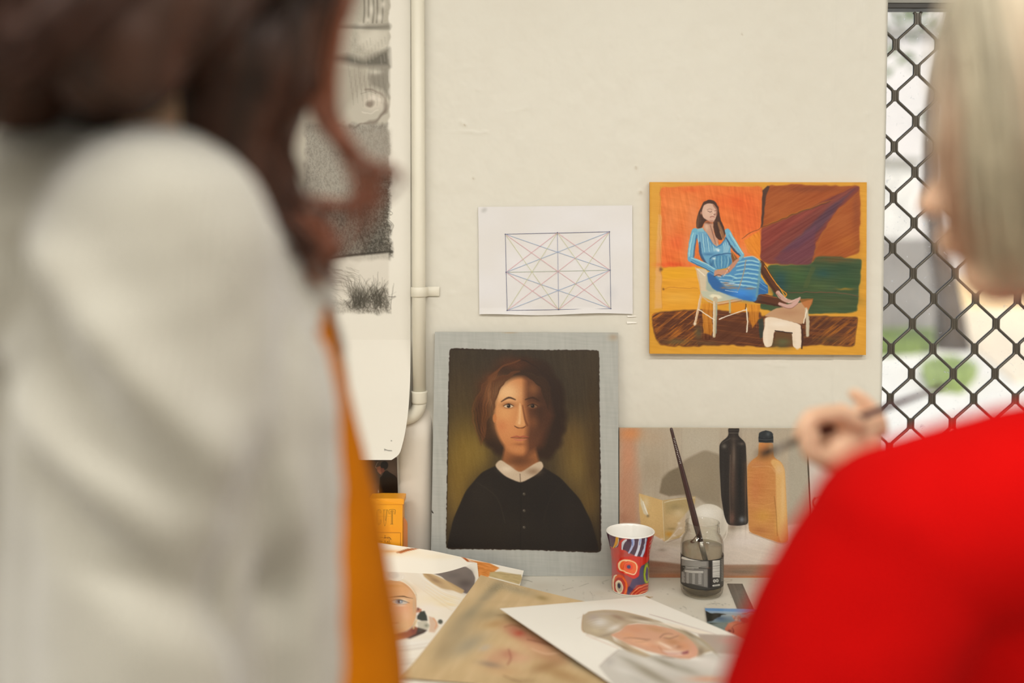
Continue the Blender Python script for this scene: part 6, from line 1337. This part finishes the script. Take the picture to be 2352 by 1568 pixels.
def strands(name, guides, m, parent, rad=.0014, seed=1, wave=.006):
    """guides: (points, spread, count, root colour, tip colour)"""
    rnd = random.Random(seed); V, Fc, C = [], [], []; seg = 5
    for pts, spread, count, c0, c1 in guides:
        pts = [Vector(p) for p in pts]; n = 14
        base = []
        for k in range(n+1):   # catmull-rom along the guide
            t = k/n*(len(pts)-1); i = min(int(t), len(pts)-2); f = t-i
            p0, p1, p2, p3 = pts[max(i-1, 0)], pts[i], pts[i+1], pts[min(i+2, len(pts)-1)]
            base.append(.5*((2*p1)+(p2-p0)*f+(2*p0-5*p1+4*p2-p3)*f*f+(3*p1-p0-3*p2+p3)*f**3))
        for s_ in range(count):
            o0 = Vector((rnd.gauss(0, 1), rnd.gauss(0, 1), rnd.gauss(0, .3)))*spread[0]; o1 = Vector((rnd.gauss(0, 1), rnd.gauss(0, 1), rnd.gauss(0, .5)))*spread[1]
            ph = rnd.uniform(0, 6.28); fr = rnd.uniform(5, 11); w = wave*rnd.uniform(.4, 1.3); r = rad*rnd.uniform(.7, 1.6); cut = rnd.uniform(.8, 1.0)
            k0 = lin(hx(c0))*rnd.uniform(.6, 1.4); k1 = lin(hx(c1))*rnd.uniform(.6, 1.4)
            start = len(V); ring = []
            for k in range(n+1):
                t = k/n*cut; i = min(int(t*n), n-1); f = t*n-i; p = base[i].lerp(base[i+1], f)+o0.lerp(o1, t)
                p = p+Vector((math.sin(ph+fr*t), math.cos(ph*1.7+fr*t), .3*math.sin(ph+fr*t)))*w*t
                d = (base[i+1]-base[i]).normalized(); u = d.orthogonal().normalized(); v = d.cross(u); rr = r*(1-.75*(k/n)**3)
                for q in range(seg): a = 2*PI*q/seg; V.append(tuple(p+(u*math.cos(a)+v*math.sin(a))*rr)); C.append(k0*(1-t)+k1*t)
            for k in range(n):
                for q in range(seg): a, b = start+k*seg+q, start+k*seg+(q+1) % seg; Fc.append((a, b, b+seg, a+seg))
    me = bpy.data.meshes.new(name); me.from_pydata(V, [], Fc); set_pigment(me, np.clip(np.array(C), 0, .9)); return me
def hair(name, mass_chains, mass_ells, guides, m, parent, col, voxel=.004, seed=1, wave=.006, rad=.0014):
    o = skin_over(name, mass_chains, mass_ells, voxel, m, parent, 4, disp=lambda co, no: .004*n3(co*np.array([3, 3, 1]), .03, seed))
    n = len(o.data.vertices); co = np.empty(n*3, np.float32); o.data.vertices.foreach_get('co', co); co = co.reshape(-1, 3)
    v = vnoise(co[:, 0]*1+co[:, 1], co[:, 2]*.25, .006, .02, seed)[:, None]; C = lin(hx(col[0]))*(1-v)+lin(hx(col[1]))*v
    bm = bmesh.new(); me2 = strands('s', guides, m, parent, rad, seed, wave)
    set_pigment(o.data, C); bm.from_mesh(o.data); bm.from_mesh(me2); bm.to_mesh(o.data); bm.free(); bpy.data.meshes.remove(me2)
    o.data.polygons.foreach_set('use_smooth', [True]*len(o.data.polygons)); return o
def cloth_mat(name, col, col2, rib=None, rough=.85, sheen=.3):
    m = mat(name, col, rough=rough, spec=.06); nt = m.node_tree; b = nt.nodes['Principled BSDF']; b.inputs['Sheen Weight'].default_value = sheen
    tc = nt.nodes.new('ShaderNodeTexCoord'); n = nt.nodes.new('ShaderNodeTexNoise'); n.inputs['Scale'].default_value = 14; mx = nt.nodes.new('ShaderNodeMix'); mx.data_type = 'RGBA'
    mx.inputs[6].default_value = col4(col); mx.inputs[7].default_value = col4(col2); L = nt.links.new
    L(tc.outputs['Object'], n.inputs['Vector']); L(n.outputs['Fac'], mx.inputs[0]); L(mx.outputs[2], b.inputs['Base Color'])
    if rib:
        w = nt.nodes.new('ShaderNodeTexWave'); w.bands_direction = rib[0]; w.inputs['Scale'].default_value = rib[1]; w.inputs['Distortion'].default_value = 1.5; w.inputs['Detail Scale'].default_value = 2
        bp = nt.nodes.new('ShaderNodeBump'); bp.inputs['Strength'].default_value = .6; bp.inputs['Distance'].default_value = .0015
        L(tc.outputs['Object'], w.inputs['Vector']); L(w.outputs['Fac'], bp.inputs['Height']); L(bp.outputs['Normal'], b.inputs['Normal'])
    return m
def hand_chains(w, d, n, s=1.0, curl=.5):
    """wrist w, pointing d, palm facing n: palm, four unequal fingers and a thumb"""
    w, d, n = Vector(w), Vector(d).normalized(), Vector(n).normalized(); sd = d.cross(n); ch, el = [], []
    for k in range(4): q = w+d*.045*s+sd*(.027-.018*k)*s; ch.append([(*w+sd*(.012-.008*k)*s, .013*s) if False else (*(w+sd*(.012-.008*k)*s), .013*s), (*(w+d*.075*s+sd*(.030-.020*k)*s), .0105*s)])
    for k, L in enumerate((.072, .080, .075, .058)):
        p = w+d*.082*s+sd*(.031-.0205*k)*s; pts = [(*p, .0092*s)]; a = curl*.35
        for f, r in ((.45, .0086), (.3, .0080), (.25, .0070)):
            p = p+(d*math.cos(a)+n*math.sin(a))*L*f*s; pts.append((*p, r*s)); a += curl*.8
        ch.append(pts)
    p = w+d*.02*s+sd*.022*s; q = p+(d*.6+sd*.75+n*.25).normalized()*.042*s; r = q+(d*.95+sd*.2+n*.3).normalized()*.032*s; t = r+(d+n*.3).normalized()*.024*s
    ch.append([(*p, .014*s), (*q, .0110*s), (*r, .0095*s), (*t, .0080*s)]); return ch

def eyes(parent, head, facing, up, side, r=.0118):
    f, u, s_ = Vector(facing), Vector(up), Vector(side)
    wm = bpy.data.materials.get('eye_white') or mat('eye_white', 'E8E4DC', rough=.2); im = bpy.data.materials.get('eye_iris') or mat('eye_iris', '4A3A2A', rough=.2)
    for k in (-1, 1):
        c = Vector(head)+f*.0790+u*.008+s_*.031*k; bm = bmesh.new(); bmesh.ops.create_uvsphere(bm, u_segments=20, v_segments=14, radius=r, matrix=Matrix.Translation(c))
        for q in bm.faces:
            if (q.calc_center_median()-c).normalized().dot(f) > .88: q.material_index = 1
        from_bm('eye', bm, [wm, im], parent, True)
def head_parts(c, f, u, s_, scale=1.0):
    """skull, jaw, nose, lips, brow, ears as masses around centre c"""
    c, f, u, s_ = Vector(c), Vector(f), Vector(u), Vector(s_); k = scale
    at = lambda a, b, d=0: c+f*a*k+u*b*k+s_*d*k
    ang = math.atan2(f.y, f.x)
    el = [(at(-.012, .030), (.098*k, .076*k, .092*k), (0, 0, ang)), (at(.022, -.022), (.068*k, .064*k, .088*k), (0, 0, ang)), (at(.048, -.086), (.030*k, .034*k, .026*k), (0, 0, ang)),
          (at(.076, .030), (.018*k, .056*k, .012*k), (0, 0, ang)), (at(.070, -.022, .034), (.022*k, .022*k, .020*k), (0, 0, ang)), (at(.070, -.022, -.034), (.022*k, .022*k, .020*k), (0, 0, ang)),
          (at(.084, -.056), (.014*k, .026*k, .0065*k), (0, 0, ang)), (at(.082, -.067), (.014*k, .022*k, .0070*k), (0, 0, ang)),
          (at(-.005, -.005, .075), (.018*k, .008*k, .030*k), (0, 0, ang)), (at(-.005, -.005, -.075), (.018*k, .008*k, .030*k), (0, 0, ang)), (at(.090, -.034, .010), (.010*k, .008*k, .007*k)), (at(.090, -.034, -.010), (.010*k, .008*k, .007*k))]
    a, b = at(.078, .018), at(.102, -.030); ch = [[(*a, .008*k), (*(a.lerp(b, .5)), .0085*k), (*b, .0105*k)]]
    return ch, el

SKIN = mat('skin', 'EFC4A2', rough=.5, spec=.4, noise=(30, .06)); SKIN.node_tree.nodes['Principled BSDF'].inputs['Subsurface Weight'].default_value = .05
M_denim = mat('dark_denim', '2C3440', rough=.9, noise=(60, .15)); M_shoe = mat('shoe_leather', '2A2420', rough=.5)

# ---- person in the pale knitted cardigan, seen from behind her right shoulder
def person_a():
    e = empty('person', (-.26, .80, 0), 'person with long dark brown hair in a pale knitted cardigan over a mustard top', 'person')
    f, u, s_ = Vector((.95, .31, 0)).normalized(), Vector((0, 0, 1)), None; s_ = u.cross(f)
    H = (-.232, .785, 1.660); hc, he = head_parts(H, f, u, s_)
    legs = [[(-.27, .72, .92, .085), (-.265, .715, .50, .055), (-.29, .71, .10, .036)], [(-.27, .90, .92, .085), (-.265, .905, .50, .055), (-.29, .905, .10, .036)],
            [(-.30, .71, .05, .036), (-.16, .71, .035, .030)], [(-.30, .905, .05, .036), (-.16, .905, .035, .030)]]
    torso = [[(-.265, .81, .95, .105), (-.27, .81, 1.12, .090), (-.275, .81, 1.28, .090), (-.275, .81, 1.40, .08)], [(-.27, .80, 1.45, .055), (-.245, .80, 1.52, .052), (-.215, .80, 1.60, .055)],
             [(-.265, .77, 1.30, .070), (-.265, .87, 1.30, .070)], [(-.268, .72, .95, .10), (-.268, .90, .95, .10)], [(-.265, .715, 1.41, .045), (-.27, .92, 1.41, .045)]]
    near = [[(-.245, .690, 1.41, .056), (-.230, .678, 1.13, .040), (-.19, .69, .92, .025)]]
    far = [[(-.255, .945, 1.41, .056), (-.235, .965, 1.14, .042), (-.15, .965, .95, .026)]]
    hands = hand_chains((-.188, .682, .905), (.10, .05, -.95), (.2, .98, 0), 1, .4)+hand_chains((-.145, .965, .935), (.5, 0, -.85), (0, -1, 0), 1, .4)
    skin_over('body', legs+torso+near+far+hands+hc, he+[((-.25, .81, 1.30), (.075, .12, .10))], .0045, SKIN, e, 5)
    eyes(e, H, f, u, s_)
    skin_over('trousers', legs[:2]+[[(-.268, .735, .93, .100), (-.268, .89, .93, .100)], [(-.27, .72, .90, .098), (-.265, .715, .5, .082), (-.28, .71, .07, .072)], [(-.27, .90, .90, .098), (-.265, .905, .5, .082), (-.28, .905, .07, .072)]], [], .009, M_denim, e, 5, cut=lambda c: (c[:, 2] < .07) | (c[:, 2] > .97), thick=.003)
    for y in (.71, .905): skin_over('shoe', [[(-.315, y, .052, .046), (-.22, y, .045, .044), (-.13, y, .035, .038)]], [], .006, M_shoe, e, 3, disp=lambda co, no: np.where(co[:, 2] < .006, .0, 0))
    # mustard top
    mus = cloth_mat('mustard_jersey', 'B86C06', '9C5604', sheen=0)
    skin_over('top', [[(-.235, .80, .93, .152), (-.236, .80, 1.05, .150), (-.242, .805, 1.15, .138), (-.250, .81, 1.27, .118), (-.262, .81, 1.38, .102), (-.262, .80, 1.44, .076)], [(-.262, .77, 1.28, .095), (-.262, .87, 1.28, .10)], [(-.26, .735, 1.40, .055), (-.26, .90, 1.40, .055)], [(-.235, .75, .95, .13), (-.235, .86, .95, .13)]],
              [((-.232, .80, 1.24), (.095, .13, .09))], .007, mus, e, 10, cut=lambda c: (c[:, 2] < .86) | (c[:, 2] > 1.385), disp=lambda co, no: .006*n3(co*np.array([1, 1, .4]), .045, 3), thick=.002)
    # cardigan: loose knit with soft folds, open at the front
    kn = cloth_mat('pale_knit', 'A5A195', '969184', ('X', 60), sheen=.5)
    def folds(co, no):
        x, y, z = co.T
        px = 1176+x/np.maximum(y, .4)*2287; py = 518-(z-1.42)/np.maximum(y, .4)*2287
        d = .010*n3(co*np.array([1, 1, .55]), .07, 12)+.004*n3(co, .025, 13)
        # drag folds running from the shoulder round under the arm
        side = np.clip((-no[:, 1]-.25)*3, 0, 1)*np.clip((-.135-x)/.02, 0, 1)
        g = (x+.30)*.78+(z-1.36)*.62
        d += side*(.015*np.exp(-((g-.045)/.016)**2)*np.clip((1.43-z)/.03, 0, 1)-.015*np.exp(-((g-.008)/.018)**2)*np.clip((1.42-z)/.03, 0, 1))
        g2 = (x+.30)*.55+(z-1.24)*.83
        d += side*(.012*np.exp(-((g2-.06)/.018)**2)-.017*np.exp(-((g2-.022)/.016)**2))
        d -= .024*np.exp(-((x+.158+(z-1.18)*.10)/.012)**2)*np.clip((1.30-z)/.06, 0, 1)*np.clip((.74-y)/.05, 0, 1)
        return d
    def cut(c):
        x, y, z = c.T; return (z < .80) | ((x > -.128-(z-1.15)*.10) & (y > .745)) | ((np.hypot(x+.262, y-.80) < .066) & (z > 1.40))
    skin_over('cardigan', [[(-.236, .668, 1.402, .080), (-.236, .656, 1.30, .079), (-.232, .648, 1.12, .080), (-.20, .67, .96, .055)], [(-.25, .955, 1.40, .076), (-.235, .97, 1.14, .072), (-.165, .965, .985, .05)],
              [(-.262, .80, .86, .160), (-.265, .80, 1.10, .142), (-.262, .80, 1.28, .135), (-.275, .80, 1.385, .108)], [(-.250, .745, .85, .150), (-.245, .735, 1.10, .125), (-.245, .735, 1.28, .118), (-.262, .72, 1.385, .085)], [(-.34, .755, 1.405, .092), (-.32, .86, 1.39, .088)], [(-.375, .765, 1.402, .092), (-.37, .82, 1.15, .090), (-.34, .80, .92, .115)], [(-.25, .70, 1.41, .080), (-.285, .76, 1.43, .068), (-.29, .80, 1.435, .065)]],
              [], .0055, kn, e, 12, cut=cut, disp=folds, thick=.004)
    # hair
    hm = hair_mat('dark_hair', '3A2418', '6E4028')
    D, A2, R_ = '26180F', '4C3024', '7C4A34'  # R_ is auburn: backlight on the edge strands put into their colour
    mass = [[(-.24, .74, 1.69, .06), (-.25, .67, 1.63, .055), (-.28, .64, 1.575, .046), (-.33, .635, 1.55, .040), (-.37, .635, 1.525, .036)], [(-.20, .70, 1.62, .05), (-.225, .66, 1.575, .050), (-.245, .648, 1.545, .042), (-.24, .645, 1.525, .030)], [(-.20, .77, 1.70, .085), (-.26, .76, 1.66, .085), (-.32, .73, 1.58, .070), (-.35, .71, 1.53, .045)], [(-.22, .72, 1.66, .06), (-.25, .70, 1.58, .062), (-.27, .685, 1.535, .045)],
            [(-.18, .79, 1.62, .055), (-.200, .77, 1.55, .056), (-.215, .78, 1.49, .046), (-.195, .79, 1.43, .030), (-.172, .80, 1.395, .014)], [(-.30, .83, 1.60, .07), (-.34, .84, 1.50, .05)]]
    el = [((-.250, .787, 1.695), (.116, .102, .112))]
    G = [([(-.26, .72, 1.78), (-.31, .64, 1.66), (-.35, .59, 1.58), (-.39, .575, 1.495)], (.02, .022), 220, D, A2), ([(-.255, .70, 1.76), (-.28, .62, 1.66), (-.32, .585, 1.57), (-.345, .578, 1.495)], (.018, .02), 200, D, A2), ([(-.25, .80, 1.795), (-.335, .77, 1.71), (-.375, .745, 1.59), (-.385, .73, 1.49)], (.022, .028), 170, D, A2), ([(-.25, .83, 1.79), (-.33, .86, 1.69), (-.36, .865, 1.57), (-.37, .85, 1.47)], (.022, .026), 150, D, A2), ([(-.20, .83, 1.785), (-.21, .885, 1.70), (-.26, .90, 1.60), (-.31, .89, 1.49)], (.018, .022), 120, D, A2), ([(-.235, .74, 1.785), (-.25, .66, 1.69), (-.29, .595, 1.60), (-.34, .58, 1.525), (-.38, .58, 1.488)], (.02, .016), 150, D, A2), ([(-.215, .74, 1.785), (-.21, .66, 1.68), (-.235, .605, 1.585), (-.265, .585, 1.54), (-.30, .58, 1.505)], (.015, .014), 110, D, A2), ([(-.20, .74, 1.76), (-.26, .69, 1.68), (-.31, .66, 1.58), (-.35, .64, 1.52)], (.025, .030), 150, D, A2), ([(-.18, .73, 1.74), (-.22, .68, 1.66), (-.25, .66, 1.58), (-.29, .64, 1.515)], (.02, .022), 140, D, A2), ([(-.17, .74, 1.72), (-.19, .68, 1.64), (-.21, .66, 1.57), (-.255, .645, 1.52)], (.018, .018), 110, A2, D),
         ([(-.15, .76, 1.72), (-.15, .74, 1.64), (-.18, .74, 1.56), (-.195, .75, 1.50)], (.018, .016), 110, D, D), ([(-.14, .80, 1.70), (-.16, .77, 1.60), (-.195, .77, 1.50), (-.18, .78, 1.44), (-.148, .79, 1.385)], (.018, .010), 150, D, A2),
         ([(-.135, .79, 1.70), (-.137, .78, 1.62), (-.160, .78, 1.56), (-.185, .78, 1.48), (-.165, .79, 1.40)], (.012, .008), 50, A2, R_), ([(-.125, .78, 1.70), (-.124, .77, 1.62), (-.138, .77, 1.57), (-.148, .78, 1.51), (-.118, .78, 1.462), (-.122, .785, 1.42), (-.148, .79, 1.385)], (.008, .008), 20, R_, R_),
         ([(-.15, .78, 1.52), (-.125, .78, 1.48), (-.098, .78, 1.462), (-.088, .78, 1.452)], (.006, .004), 12, R_, R_), ([(-.16, .78, 1.44), (-.125, .78, 1.435), (-.105, .78, 1.45), (-.100, .78, 1.47)], (.007, .005), 16, R_, R_), ([(-.155, .78, 1.43), (-.14, .78, 1.405), (-.150, .78, 1.388), (-.142, .78, 1.372)], (.006, .005), 20, R_, A2)]
    hair('hair', mass, el, G, hm, e, (D, A2), seed=3, wave=.008, rad=.0015)
person_a()

# ---- person in red, bending towards the table with a brush
def person_b():
    e = empty('person', (.60, .86, 0), 'person with a fair bob and bright red sweater, holding a thin brush', 'person')
    f, u = Vector((-.94, .34, 0)).normalized(), Vector((0, 0, 1)); s_ = u.cross(f)
    H = (.448, .805, 1.468); hc, he = head_parts(H, f, u, s_)
    hy = 1.05; q = lambda x, y, d=hy: at_y(x, y, d)
    Wc = q(1985, 1082)
    legs = [[(.60, .78, .90, .09), (.60, .775, .50, .058), (.62, .77, .10, .036)], [(.60, .95, .90, .09), (.60, .955, .50, .058), (.62, .955, .10, .036)], [(.63, .77, .05, .036), (.49, .77, .035, .030)], [(.63, .955, .05, .036), (.49, .955, .035, .030)]]
    torso = [[(.60, .865, .93, .12), (.58, .865, 1.05, .105), (.575, .86, 1.14, .105), (.575, .855, 1.19, .085)], [(.56, .85, 1.22, .055), (.515, .83, 1.31, .050), (.465, .815, 1.40, .052)], [(.60, .78, .93, .10), (.60, .95, .93, .10)], [(.47, .72, 1.215, .055), (.57, .84, 1.17, .07), (.58, .97, 1.14, .055)], [(.575, .81, 1.10, .07), (.58, .92, 1.08, .07)]]
    near = [[(.44, .705, 1.225, .055), (.30, .685, 1.195, .044), (.222, .675, 1.06, .032), (.205, .665, .98, .026)]]
    far = [[(.57, .985, 1.14, .050), (.50, 1.02, 1.04, .042), (.40, 1.05, 1.10, .034), tuple(Wc)+(.0235,)]]
    hands = hand_chains((.203, .663, .965), (-.05, 0, -1), (.2, .98, 0), 1, .45)
    def F(pts): return [(*q(x, y, d), r) for x, y, d, r in pts]
    grip = [F([(1990, 1078, 1.05, .022), (1950, 1048, 1.045, .021), (1925, 1030, 1.04, .020)]), F([(1965, 1050, 1.07, .020), (1945, 1015, 1.075, .019), (1960, 985, 1.075, .014)]), F([(1990, 1060, 1.06, .020), (1985, 1010, 1.07, .016), (1985, 980, 1.08, .013)]),
            # index, middle, ring curled round the brush, little finger lifted
            F([(1968, 976, 1.045, .0108), (1915, 952, 1.025, .0098), (1862, 957, 1.015, .0092), (1845, 985, 1.010, .0086), (1872, 1003, 1.010, .0076)]),
            F([(1958, 988, 1.065, .0108), (1900, 962, 1.05, .0098), (1850, 972, 1.04, .0092), (1836, 1003, 1.033, .0086), (1866, 1018, 1.028, .0076)]),
            F([(1985, 975, 1.080, .0105), (1935, 945, 1.078, .0096), (1880, 950, 1.072, .0090), (1866, 978, 1.066, .0082), (1892, 990, 1.060, .0072)]),
            F([(2022, 982, 1.088, .0100), (2012, 948, 1.090, .0088), (1985, 920, 1.090, .0080), (1960, 903, 1.090, .0068)]),
            # thumb from the side of the palm
            F([(1960, 1062, 1.030, .0160), (1905, 1058, 1.018, .0118), (1862, 1038, 1.010, .0104), (1852, 1012, 1.008, .0086)])]
    skin_over('body', legs+torso+near+far+hands+hc+grip, he, .0042, SKIN, e, 3)
    eyes(e, H, f, u, s_)
    skin_over('trousers', [[(.60, .79, .92, .100), (.60, .94, .92, .100)], [(.60, .78, .90, .100), (.60, .775, .5, .084), (.615, .77, .07, .074)], [(.60, .95, .90, .100), (.60, .955, .5, .084), (.615, .955, .07, .074)]], [], .009, M_denim, e, 5, cut=lambda c: (c[:, 2] < .07) | (c[:, 2] > .97), thick=.003)
    for y in (.77, .955): skin_over('shoe', [[(.645, y, .052, .046), (.55, y, .045, .044), (.46, y, .035, .038)]], [], .006, M_shoe, e, 3)
    red = cloth_mat('red_jersey', 'AE0604', '920303', rough=1, sheen=0)
    S2 = .68/2287
    def c2(x, y, r, d=.68): p = at_y(x, y, d); return (*p, r*S2)
    def folds(co, no): return .007*n3(co*np.array([1, 1, .7]), .08, 4)+.003*n3(co, .03, 6)
    def cut(c):
        x, y, z = c.T; near_neck = (np.hypot(x-.545, y-.845) < .066) & (z > 1.235); return near_neck | (z < .84) | ((z < 1.005) & (y < .70) & (x < .30)) | ((x < .348) & (y > .98) & (z > 1.0))
    skin_over('sweater', [[(.50, .735, 1.215, .085), c2(2350, 1180, 250), c2(2082, 1245, 240), c2(1950, 1480, 236), c2(1870, 1660, 228), (.205, .67, .975, .055)], [c2(2330, 1250, 250, .70), c2(2230, 1420, 240, .70), c2(2130, 1680, 240, .72)], [(.57, .975, 1.13, .080), (.50, 1.015, 1.04, .062), (.40, 1.045, 1.085, .052), (.365, 1.05, 1.125, .044)],
              [(.57, .86, .86, .150), (.555, .86, 1.00, .148), (.575, .86, 1.12, .130), (.585, .855, 1.17, .105)], [(.52, .76, 1.19, .100), (.58, .80, 1.12, .118), (.585, .93, 1.10, .115)], [(.595, .785, .93, .122), (.595, .945, .93, .122)], [(.585, .80, .95, .13), (.585, .93, .95, .13)]], [], .006, red, e, 12, cut=cut, disp=folds, thick=.003)
    hm = hair_mat('fair_hair', 'B8A987', '8E6A4C')
    T0, T1, T2, T3 = 'C9C0A8', 'A4967A', '9A6A4A', '7A3A28'
    mass = [[(.41, .76, 1.62, .055), (.365, .725, 1.56, .052), (.345, .712, 1.48, .046), (.355, .71, 1.42, .036), (.362, .71, 1.392, .022)], [(.44, .74, 1.60, .06), (.46, .715, 1.52, .055), (.46, .715, 1.44, .052), (.455, .72, 1.39, .030)], [(.50, .76, 1.58, .06), (.53, .75, 1.50, .06), (.52, .75, 1.42, .045), (.51, .76, 1.39, .03)], [(.50, .84, 1.56, .06), (.53, .84, 1.48, .055), (.52, .85, 1.41, .04)], [(.42, .86, 1.58, .045), (.43, .885, 1.50, .035), (.44, .885, 1.42, .025)]]
    el = [((.455, .80, 1.545), (.112, .105, .115))]
    G = []
    for k in range(7):
        x = .336+k*.030; G.append(([(.42, .775, 1.66), (x-.006, .71, 1.61), (x-.012, .678, 1.52), (x-.006, .672, 1.44), (x+.010, .68, 1.372)], (.010, .011), 110, [T0, T1][k % 2 if k > 1 else 0], [T1, T2, T3, T2, T3, T3, T2][k]))
    G += [([(.39, .78, 1.66), (.335, .725, 1.60), (.312, .700, 1.53), (.306, .692, 1.46), (.320, .690, 1.385)], (.008, .008), 130, T0, T2), ([(.55, .80, 1.60), (.58, .78, 1.50), (.56, .77, 1.40)], (.015, .015), 100, T0, T1), ([(.50, .87, 1.62), (.56, .87, 1.52), (.55, .87, 1.40)], (.015, .02), 80, T0, T1)]
    hair('hair', mass, el, G, hm, e, (T1, T0), seed=5, wave=.004, rad=.0013)
person_b()

# ---- the brush she holds
def held_brush():
    a = Vector(at_y(1738, 1047, 1.012)); b = Vector(at_y(1853, 1004, 1.028)); d = (b-a).normalized(); L = .235
    S_ = lambda t: a+d*t
    e = empty('paint_brush', a, 'slim dark brush held in the raised hand in front of the orange bottle', 'brush')
    tube('bristles', [S_(0), S_(.006), S_(.014), S_(.019)], [.0008, .0042, .0052, .0042], mat('wet_bristle', '2A2420', rough=.8), e, 14)
    tube('ferrule', [S_(.0191), S_(.030), S_(.052)], [.0040, .0036, .0034], mat('grey_ferrule', '8A847A', rough=.4, metal=.6), e, 14)
    tube('handle', [S_(.0521), S_(.07), S_(.12), S_(.19), S_(L)], [.0034, .0044, .0040, .0032, .0018], mat('plum_lacquer', '4A2028', rough=.35), e, 14)
held_brush()

# ---- room lamps (last: they belong to the ceiling)
LAMP_LABEL = ['white strip lamp on the ceiling at the %s of the %s row' % (a, b) for b in ('rear', 'window-wall') for a in ('left end', 'middle', 'right end')]
def lamps():
    m = mat('lamp_housing', 'E8E6E0', rough=.5)
    for i, (x, y) in enumerate(LAMPS):
        e = empty('ceiling_lamp', (x, y, 2.8), LAMP_LABEL[i], 'lamp', 'ceiling lamps in two rows')
        box('lamp_housing', (x-.62, y-.09, LAMP_Z+.01), (x+.62, y+.09, 2.80), m, e, .006)
        d = bpy.data.lights.new('lamp_light', 'AREA'); d.shape = 'RECTANGLE'; d.size = 1.16; d.size_y = .13; d.energy = LAMP_W[i]; d.color = (1, .985, .955)
        o = bpy.data.objects.new('lamp_light', d); COL.objects.link(o); o.location = (x, y, LAMP_Z); o.parent = e
        o.matrix_parent_inverse = Matrix.Translation((-x, -y, -2.8))
lamps()
